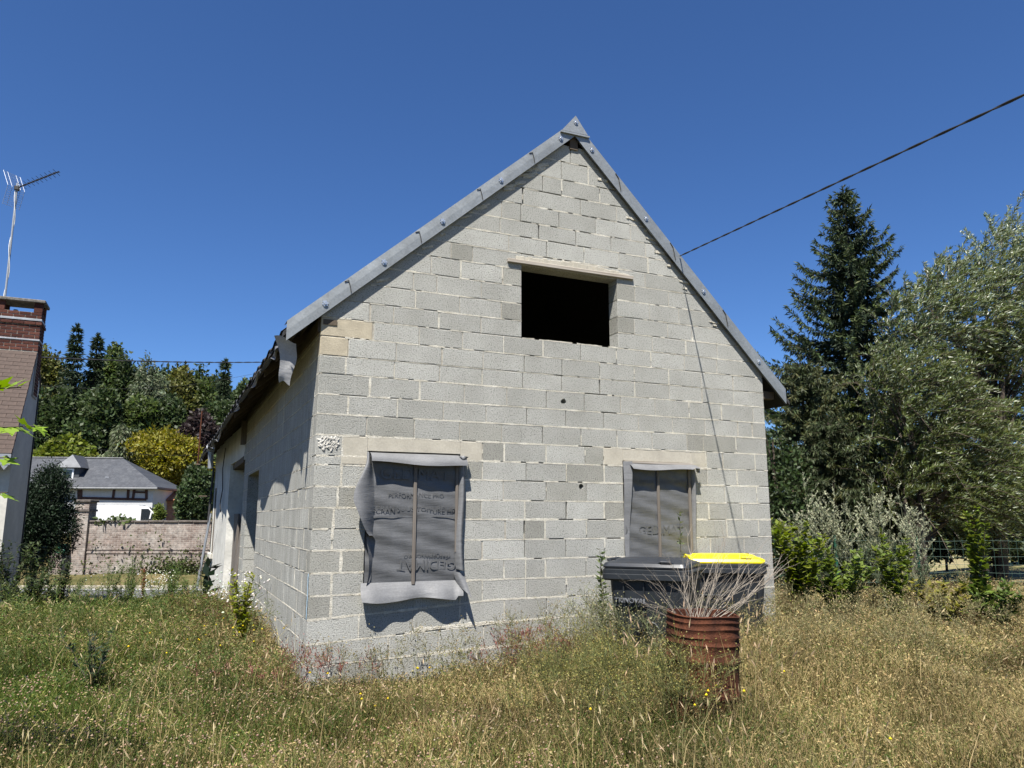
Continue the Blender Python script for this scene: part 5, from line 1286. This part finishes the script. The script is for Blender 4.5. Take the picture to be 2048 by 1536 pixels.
plant('weed', 'tall feathery green weed in the middle of the passage', 0, 0, gpt(275, 17.5), 1.35, 12, .3, .13, .014, (.085, .125, .035), 90, 70, 'weed', r=.006, taper=.4)
plant('weed', 'rust-brown dock stalk at the end of the passage', 0, 0, gpt(300, 19.3), 1.15, 5, .18, .06, .04, (.16, .06, .025), 60, 71, 'weed', r=.006, taper=.2)
plant('weed', 'leafy green weed by the barn end', 0, 0, gpt(355, 19.0), 1.2, 9, .4, .12, .05, (.07, .105, .03), 50, 72, 'weed', r=.006, taper=.4)
plant('weed', 'dark branching weed lying in the left foreground grass', 0, 0, gpt(215, 7.0), .62, 6, .4, .09, .03, (.035, .055, .026), 40, 73, 'weed', r=.007, taper=.4)

M['sage'] = plain('sage_stem', (.15, .16, .10), .9, bs=0)
for i, (u, d, h, c_) in enumerate(((150, 17.0, .85, (.06, .085, .03)), (185, 16.2, .8, (.08, .115, .035)), (232, 18.2, 1.15, (.085, .12, .04)), (258, 16.6, 1.0, (.075, .11, .03)), (335, 17.2, .95, (.08, .12, .03)), (375, 16.5, .85, (.07, .11, .025)), (395, 18.0, 1.0, (.07, .105, .03)))):
    plant('weed', ['low leafy weed at the left end of the passage', 'pale green weed left of the tall feathery weed', 'feathery weed just left of the tallest passage weed', 'feathery weed just right of the tallest passage weed', 'leafy weed right of the rust-brown dock', 'bright weed on the path edge before the white barn', 'leafy weed touching the white barn end'][i], 0, 0, gpt(u, d), h, 11, .42, .11, .022, c_, 60, 90+i, 'weed', 'weeds at the end of the passage', r=.005, taper=.4)
def mugwort(label, at, h, seed, wid=.45, n=5):
    x, y = at; g = g1(x, y); t = thing('mugwort', label, 'plant', (x, y, g), 0, 'silver-grey mugworts by the fence'); rr = random.Random(seed); m = MB(); P, A, S, C_ = [], [], [], []
    for i in range(n):
        a = rr.uniform(0, 6.28); s = rr.uniform(.1, 1)*wid*.6; hh = h*rr.uniform(.72, 1)
        main = [Vector((math.cos(a)*s*q, math.sin(a)*s*q, hh*q)) for q in np.linspace(0, 1, 7)]; m.tube(main, [.006, .0055, .005, .004, .003, .002, .001], 5, cap=False)
        for k in range(22):
            q = rr.uniform(.22, .97); b = main[0].lerp(main[-1], q); L = hh*.30*(1-q)**.6*rr.uniform(.6, 1.1)+.06; az = rr.uniform(0, 6.28); d = Vector((math.cos(az)*.75, math.sin(az)*.75, .85)).normalized()
            e = b+d*L+Vector((0, 0, L*.12)); m.tube([b, b.lerp(e, .5)-Vector((0, 0, .02)), e], [.0014, .0012, .0008], 3, cap=False)
            kk = max(10, int(L/.010)); f = rng.random(kk); P.append(np.array(b)[None]*(1-f)[:, None]+np.array(e)[None]*f[:, None]); dd = rand_dirs(kk); dd[:, 2] = abs(dd[:, 2])*.6; A.append(dd*.8+np.array(d)[None]*.7); S.append(.044*(.5+.8*rng.random(kk))); C_.append(jit((.30, .31, .205) if q > .45 else (.10, .125, .07), kk, .25, .06))
    m.build('stem', M['sage'], t); P, A, S, C_ = map(np.concatenate, (P, A, S, C_)); v, q, c = leaves(P, A, S, S*.38, C_); np_mesh('leaves', v, q, c, M['leaf'], t)
for i, (u, d, h, lab, w) in enumerate(((1645, 13.6, 2.35, 'tallest silver mugwort clump left of the fence', .7), (1760, 13.2, 2.3, 'silver mugwort with the sharpest pointed top', .55), (1822, 12.9, 2.05, 'silver mugwort nearest the green fence post', .6), (1700, 13.4, 1.9, 'bushy mugwort between the two tallest ones', .7), (1590, 13.0, 1.7, 'thin mugwort closest to the gable corner', .45))): mugwort(lab, gpt(u, d), h*1.12, 30+i, w, 5)

# maple whose twigs reach into the picture at the left
mt = Vector(CAM+ray(-420, 900)*4.3); mg = g1(mt.x, mt.y)
maple = thing('young_maple', 'bright green maple twigs reaching in from the left edge', 'tree', (mt.x, mt.y, mg)); m = MB(); m.tube([(0, 0, -.2), (.02, 0, 1.2), (0, .05, 2.6)], [.05, .04, .02], 8)
P, A, S, C_ = [], [], [], []
lv = []
def maple_leaf(c, ax, nr, s):
    """five-pointed lobed leaf"""
    ax = ax.normalized(); sd = nr.cross(ax).normalized(); ang = [(-150, .35), (-115, .62), (-85, .38), (-62, .85), (-32, .45), (0, 1.0), (32, .45), (62, .85), (85, .38), (115, .62), (150, .35)]
    pts = [c+(ax*math.cos(math.radians(a))+sd*math.sin(math.radians(a)))*r*s for a, r in ang]; return [c]+pts
lmb = MB(); rr = random.Random(3)
for (u, v, n) in ((42, 775, 8), (82, 852, 13), (18, 915, 6), (16, 985, 6), (-60, 800, 8), (-150, 900, 10), (-90, 700, 8), (-220, 800, 12), (-200, 640, 10)):
    e = Vector(CAM+ray(u, v)*4.25)-maple.location; s = Vector((0, 0, max(.6, min(2.4, e.z-.3)))); mid = s.lerp(e, .55)+Vector((0, 0, .12)); m.tube([s, mid, e], [.014, .008, .003], 5, cap=False)
    for i in range(n):
        f = .62+.40*i/n if u > 0 else rr.uniform(.4, 1); b = mid.lerp(e, max(0, (f-.5)*2)) if f > .5 else s.lerp(mid, f*2)
        ax = Vector((rr.uniform(.2, 1)*CR[0]+rr.uniform(-.4, .4), rr.uniform(.2, 1)*CR[1]+rr.uniform(-.4, .4), rr.uniform(-.6, .35))); nr = Vector((rr.uniform(-.5, .5), rr.uniform(-.7, .1), rr.uniform(.4, 1)))
        pts = maple_leaf(b+ax.normalized()*.03, ax, nr, rr.uniform(.06, .10)); k = len(pts); lmb.add(pts, [(0, j, j+1) for j in range(1, k-1)])
m.build('trunk', M['bark'], maple)
lo_ = lmb.build('leaves', M['leaf'], maple, fix=False); at = lo_.data.color_attributes.new('col', 'FLOAT_COLOR', 'POINT'); cc = np.ones((len(lo_.data.vertices), 4), np.float32); cc[:, :3] = (.16, .25, .02); at.data.foreach_set('color', cc.ravel())
# ------------------------------------------------------------------ meadow
LAT = rng.random((64, 64))
def vnoise(x, y, s, o=0):
    x = x*s+o*7.3; y = y*s+o*3.1; i = np.floor(x).astype(int); j = np.floor(y).astype(int); fx = x-i; fy = y-j; fx = fx*fx*(3-2*fx); fy = fy*fy*(3-2*fy)
    a = LAT[i % 64, j % 64]; b = LAT[(i+1) % 64, j % 64]; c = LAT[i % 64, (j+1) % 64]; d = LAT[(i+1) % 64, (j+1) % 64]
    return (a*(1-fx)+b*fx)*(1-fy)+(c*(1-fx)+d*fx)*fy
def project(x, y, z):
    d = np.stack([x, y, z], 1)-CAM; w = d @ CF; return 1024+F_PX*(d @ CR)/w, 768-F_PX*(d @ CU)/w, w
def scatter(n, rho0, dref=5.0, power=1.3, box=(-9, 20, -6, 22), margin=260, keep=None):
    """random ground points whose density falls with distance from the viewer"""
    x = rng.uniform(box[0], box[1], n); y = rng.uniform(box[2], box[3], n); z = gh(x, y); u, v, w = project(x, y, z+.15)
    area_ = (box[1]-box[0])*(box[3]-box[2]); cand = n/area_
    p = rho0*(dref/np.maximum(w, 3))**power/cand
    ok = (w > 1.5) & (u > -margin) & (u < 2048+margin) & (v < 1700) & (rng.random(n) < p)
    ok &= ~((x > .0) & (x < 5.82) & (y > .0) & (y < 15.1)); ok &= ~((x < -4.3) & (y > 10.4) & (y < 12.9))
    a, b = street(x, y); ok &= ~((b > -9.15) & (b < -5.1)); ok &= b < -.05
    s = (x-FA[0])*FN[0]+(y-FA[1])*FN[1]; ok &= ~((s > .15) & (y > -3))
    ok &= np.hypot(x-bx, y-by) > .30
    # trees, the shadowed strip at x<0 close to the wall keeps thin growth
    x, y, z, w = x[ok], y[ok], z[ok], w[ok]
    if keep is not None:
        k = keep(x, y); x, y, z, w = x[k], y[k], z[k], w[k]
    return x, y, z, w
GRN = np.array((.048, .085, .014)); YGR = np.array((.125, .14, .03)); OLV = np.array((.105, .10, .032)); STR = np.array((.30, .235, .11)); BRN = np.array((.135, .085, .042)); PINK = np.array((.33, .235, .16))
def zone(x, y):
    """green share and brown share of the growth"""
    g = .80*smooth(1.2, -1.0, x+.25*np.minimum(y, 3)) + .28*smooth(.35, .75, vnoise(x, y, .55, 1)) - .12
    g = g - .42*smooth(-1.2, -3.2, y-.25*x)*smooth(2.0, 0.0, x)            # trampled clover in the left foreground
    g = g + .35*np.exp(-((x-1.9)/.9)**2-((y+2.9)/.9)**2)                     # greener tuft left of the drum
    b = .55*smooth(.5, .8, vnoise(x, y, .8, 2)) + .35*np.exp(-((x-.2)/1.1)**2-((y+1.9)/.9)**2)
    return np.clip(g, .04, .96), np.clip(b, 0, .85)
def growth_col(x, y, n):
    g, b = zone(x, y); r = rng.random(n); r2 = rng.random(n); c = np.where((r < g)[:, None], np.where((r2 < .62)[:, None], GRN, YGR), np.where((r2 < b)[:, None], BRN, np.where((r2 < b+.30)[:, None], OLV, STR)))
    k = (.62+.75*vnoise(x, y, 1.7, 11))*(.8+.4*vnoise(x, y, 4.5, 12))       # weathered and fresh patches
    return np.clip(c*k[:, None]*(1+rng.uniform(-.3, .3, (n, 1)))*(1+rng.uniform(-.08, .08, (n, 3))), .004, 1)
def hgt(x, y):
    h = .15+.17*vnoise(x, y, .9, 3)+.10*smooth(1.0, -2.0, x)*smooth(-1.0, 3.0, y)
    h = h + .15*smooth(2.0, 3.6, x)*smooth(-3.0, -1.0, y)*(1-.8*smooth(5.8, 7.5, x))
    h = h*(1-.62*np.exp(-((x-.3)/1.5)**2-((y+.2)/.8)**2))                  # low growth at the corner of the wall
    h = h*(1-.25*smooth(1.5, 0.0, x)*smooth(-1.2, -2.6, y))
    h = h*(.55+.9*vnoise(x, y, 2.6, 8)**1.3)*(.8+.4*vnoise(x, y, 6.0, 9))    # tussocks
    h = h*1.3+.22*np.exp(-((x+.7)/.7)**2)*smooth(1.5, 4, y)+.05*smooth(-.5, -3, x)*smooth(.5, 3.5, y)
    return h*(1-.5*smooth(5, 10, y))
def blades(x, y, z, w, h, width, col, lean=.45):
    n = len(x); a = rng.uniform(0, 6.283, n); ln = lean*(.3+rng.random(n)); d = np.stack([np.cos(a), np.sin(a), np.zeros(n)], 1)
    b = rng.uniform(0, 6.283, n); s = np.stack([np.cos(b), np.sin(b), np.zeros(n)], 1)*(width/2)[:, None]; p = np.stack([x, y, z-.02], 1); up = np.array([0, 0, 1.])
    mid = p+up*(h*.55)[:, None]+d*(h*ln*.3)[:, None]; tip = p+up*(h*(1-.25*ln))[:, None]+d*(h*ln)[:, None]
    v = np.stack([p-s, p+s, mid+s*.8, mid-s*.8, tip], 1).reshape(-1, 3); o = np.arange(n)[:, None]*5
    return v, o+np.array([[0, 1, 2, 3]]), o+np.array([[3, 2, 4]]), np.repeat(col, 5, axis=0)
# blades of grass
x, y, z, w = scatter(2600000, 3600); n = len(x)
v, q, t3, c = blades(x, y, z, w, hgt(x, y)*rng.uniform(.45, 1.15, n), .0042*np.maximum(1, w/5.5)**.9*rng.uniform(.7, 1.3, n), growth_col(x, y, n), .6)
tag(np_mesh('meadow_grass', v, [q, t3], c, M['grass']), 'unmown green and straw-coloured meadow grass around the house', 'grass', kind='stuff')
print('blades', n)
# small leaves, husks and clover leaves through the sward
x, y, z, w = scatter(2600000, 6000); n = len(x); h = hgt(x, y); hh = z+h*rng.random(n)**.8*.95
ax = rand_dirs(n); ax[:, 2] = ax[:, 2]*.7+.35; L = .0165*np.maximum(1, w/5.5)**.95*rng.uniform(.6, 1.5, n)
v, q, c = leaves(np.stack([x, y, hh], 1), ax, L*1.2, L*.42, growth_col(x, y, n), fold=.1)
tag(np_mesh('meadow_herbs', v, q, c, M['grass']), 'small leaves and dry husks mixed through the meadow grass', 'herbs', kind='stuff'); print('herbs', n)
# tall seeding stalks
def stalks(name, label, pts, hts, col, headcol, headL, lean, r=.0022, hw=.16, nside=0):
    x, y, z, w = pts; n = len(x); k = np.maximum(1, w/6)**.8
    v, q, t3, c = blades(x, y, z, w, hts, 2*r*k*np.ones(n), jit(col, n, .25, .08), lean); tip = v.reshape(-1, 5, 3)[:, 4]; mid = (v.reshape(-1, 5, 3)[:, 2]+v.reshape(-1, 5, 3)[:, 3])/2
    V, Q, Cc = [v], [q], [c]; base = len(v); Tt = [t3]
    dirn = unit(tip-mid); reps = 3
    for i in range(reps):
        lv_, lq, lc = leaves(tip-dirn*(headL*.55*k)[:, None], dirn+rand_dirs(n)*.08, headL*k*rng.uniform(.8, 1.2, n), headL*hw*k, jit(headcol, n, .2, .06)); V.append(lv_); Q.append(lq+base); Cc.append(lc); base += len(lv_)
    for i in range(nside):                                # side branchlets with tiny fruits
        f = rng.uniform(.45, 1.0, n)[:, None]; p = mid*(1-f)+tip*f; d = unit(dirn+rand_dirs(n)*.9); Lb = (hts*rng.uniform(.1, .28, n))
        lv_, lq, lc = leaves(p, d, Lb, .0035*k, jit(col, n, .25, .08)); V.append(lv_); Q.append(lq+base); Cc.append(lc); base += len(lv_)
        lv_, lq, lc = leaves(p+d*Lb[:, None], rand_dirs(n), .014*k, .012*k, jit(headcol, n, .3, .1)); V.append(lv_); Q.append(lq+base); Cc.append(lc); base += len(lv_)
    return tag(np_mesh(name, np.concatenate(V), [np.concatenate(Q), np.concatenate(Tt)], np.concatenate(Cc), M['grass']), label, 'grass', kind='stuff')
p_ = scatter(500000, 22, power=1.0, keep=lambda x, y: (vnoise(x, y, .7, 5) > .45)); stalks('seed_stalks', 'pale seeding grass stalks standing above the meadow', p_, rng.uniform(.35, .7, len(p_[0])), STR, (.40, .32, .19), np.full(len(p_[0]), .06), .5, hw=.11)
# fox-tail grasses round the drum and bins
def ring(cx, cy, r0, r1, n):
    a = rng.uniform(0, 6.283, n); r = rng.uniform(r0, r1, n); x = cx+np.cos(a)*r; y = cy+np.sin(a)*r; z = gh(x, y); return x, y, z, project(x, y, z)[2]
p_ = ring(bx, by, .34, .8, 120); stalks('foxtail_grass', 'foxtail grass stalks standing round the rusty drum', p_, rng.uniform(.45, .95, 120), STR, (.42, .31, .2), np.full(120, .075), .35, hw=.12)
# branched weeds at the wall foot
nw = 210; x = rng.uniform(-.15, 4.0, nw); y = -rng.random(nw)**1.3*1.0-.06; z = gh(x, y); stalks('wall_weeds', 'thin branching weeds along the foot of the gable', (x, y, z, project(x, y, z)[2]), rng.uniform(.3, .72, nw)*(.75+.25*smooth(0, 3, x)), (.13, .13, .06), (.18, .15, .07), np.full(nw, .02), .35, nside=14)
nw = 300; x, y = np.concatenate([rng.normal(2.05, .42, 260), rng.normal(2.2, .16, 40)]), np.concatenate([rng.normal(-2.15, .5, 260), rng.normal(-2.85, .16, 40)]); ok = np.hypot(x-bx, y-by) > .34; x, y = x[ok], y[ok]; nw = len(x); z = gh(x, y); stalks('bushy_weeds', 'bushy yellow-green weeds left of the rusty drum', (x, y, z, project(x, y, z)[2]), rng.uniform(.35, .70, nw), (.10, .11, .04), (.19, .17, .05), np.full(nw, .02), .5, nside=22)
nw = 120; x, y = rng.uniform(2.6, 3.4, nw), rng.uniform(-1.9, -.2, nw); z = gh(x, y); stalks('feathery_weeds', 'feathery grey-green weeds left of the wheelie bins', (x, y, z, project(x, y, z)[2]), rng.uniform(.45, .85, nw), (.12, .13, .065), (.22, .21, .12), np.full(nw, .02), .3, nside=20)
nw = 800; x, y = rng.uniform(4.3, 12.5, nw), rng.uniform(-3.2, 3.5, nw); ok = ~((x < 5.9) & (y > -.05)); x, y = x[ok], y[ok]; nw = len(x); z = gh(x, y); stalks('field_weeds', 'dry branching weeds in the right half of the meadow', (x, y, z, project(x, y, z)[2]), rng.uniform(.3, .7, nw), (.16, .15, .07), (.24, .2, .1), np.full(nw, .02), .5, nside=16)
nw = 420; x, y = rng.uniform(-4.2, -.15, nw), rng.uniform(-1.5, 6.0, nw); z = gh(x, y); stalks('passage_weeds', 'tall green branching weeds through the grassy passage', (x, y, z, project(x, y, z)[2]), rng.uniform(.35, .85, nw)*(.7+.3*smooth(0, 4, y)), (.07, .10, .028), (.12, .14, .04), np.full(nw, .03), .45, nside=16)
nw = 200; x, y = rng.uniform(3.0, 5.9, nw), rng.uniform(-2.3, -.1, nw); z = gh(x, y); stalks('bin_weeds', 'dry weeds growing up round the wheelie bins', (x, y, z, project(x, y, z)[2]), rng.uniform(.4, .75, nw), (.15, .14, .065), (.24, .2, .1), np.full(nw, .03), .4, nside=16)
# reddish sorrel near the wall middle and left corner
nw = 120; x = np.concatenate([rng.normal(2.15, .22, 70), rng.normal(-.1, .35, 50)]); y = np.concatenate([-rng.random(70)*.7-.1, -rng.random(50)*.6-.1]); z = gh(x, y); stalks('red_sorrel', 'reddish brown sorrel stalks along the wall foot', (x, y, z, project(x, y, z)[2]), rng.uniform(.25, .5, nw), (.16, .06, .05), (.2, .075, .06), np.full(nw, .05), .3, nside=10)
# clover heads
def heads(name, label, x, y, h, size, col, cat_):
    n = len(x); z = gh(x, y)+h; s = size*np.ones(n); o = np.array([[1, 0, 0], [0, 1, 0], [-1, 0, 0], [0, -1, 0], [0, 0, .8], [0, 0, -.7]]); v = (np.stack([x, y, z], 1)[:, None]+o[None]*s[:, None, None]*rng.uniform(.8, 1.2, (n, 1, 3))).reshape(-1, 3)
    f = np.array([[0, 1, 4], [1, 2, 4], [2, 3, 4], [3, 0, 4], [1, 0, 5], [2, 1, 5], [3, 2, 5], [0, 3, 5]]); q = (np.arange(n)[:, None, None]*6+f[None]).reshape(-1, 3)
    return tag(np_mesh(name, v, q, np.repeat(jit(col, n, .3, .1), 6, axis=0), M['grass']), label, cat_, kind='stuff')
x, y, z, w = scatter(900000, 210, power=.8, box=(-6, 3, -4, 4), keep=lambda x, y: (rng.random(len(x)) < smooth(1.4, -.6, x+.5*np.minimum(0, y+1.5))*smooth(3.6, -.5, y)*(.25+vnoise(x, y, 1.1, 6))))
heads('clover_flowers', 'faded pinkish clover heads over the left foreground', x, y, hgt(x, y)*rng.uniform(.6, 1.0, len(x)), .0095, PINK, 'flowers')
def near(pts, n, sp):
    P = np.concatenate([np.stack([rng.normal(a, sp, n), rng.normal(b, sp, n)], 1) for a, b in pts]); return P[:, 0], P[:, 1]
x, y = near([gpt(318, 19.5), gpt(345, 18.5), gpt(328, 14.5), gpt(300, 20.5), (-.25, 3.4), (-.3, 3.0), gpt(190, 21)], 34, .22)
heads('white_umbels', 'white umbel flowers beside the old barn wall', x, y, rng.uniform(.45, .95, len(x)), .018, (.62, .62, .56), 'flowers')
x, y = near([(-.5, 2.2), (-.9, 1.2), (-.3, 1.6), (.6, -1.6), (2.0, -3.2)], 9, .4)
heads('yellow_flowers', 'small yellow flowers dotted through the grass', x, y, rng.uniform(.25, .45, len(x)), .013, (.6, .45, .02), 'flowers')
# ivy and weeds growing on and below the garden wall
n = 2600; a = np.concatenate([rng.normal(4.2, .8, 1100), rng.normal(7.0, 1.2, 700), rng.uniform(.4, 12, 800)]); hz = np.concatenate([np.abs(rng.normal(.2, .3, 1100)), np.abs(rng.normal(.1, .35, 700)), rng.random(800)**3*1.6]); b = -.10-.25*rng.random(n)
X = SO[0]+a*E1[0]+b*E2[0]; Y = SO[1]+a*E1[1]+b*E2[1]; L = rng.uniform(.06, .16, n); vv, qq, c2 = leaves(np.stack([X, Y, -.75+hz], 1), rand_dirs(n), L, L*.6, jit((.07, .085, .03), n, .35, .12)); tag(np_mesh('wall_creepers', vv, qq, c2, M['leaf']), 'straggling creepers and weeds on the brick garden wall', 'creeper', kind='stuff')
n = 160; a = rng.uniform(.6, 2.2, n); hz = 2.02+.26*rng.random(n)**2*np.sin(a*3)**2; b = rng.uniform(-.1, .4, n); X = SO[0]+a*E1[0]+b*E2[0]; Y = SO[1]+a*E1[1]+b*E2[1]; L = rng.uniform(.08, .24, n); vv, qq, c2 = leaves(np.stack([X, Y, -.75+hz], 1), rand_dirs(n), L, L*.7, jit((.09, .12, .045), n, .3, .1)); tag(np_mesh('wall_top_weeds', vv, qq, c2, M['leaf']), 'broad-leaved weeds growing over the wall coping by the van', 'weeds', kind='stuff')
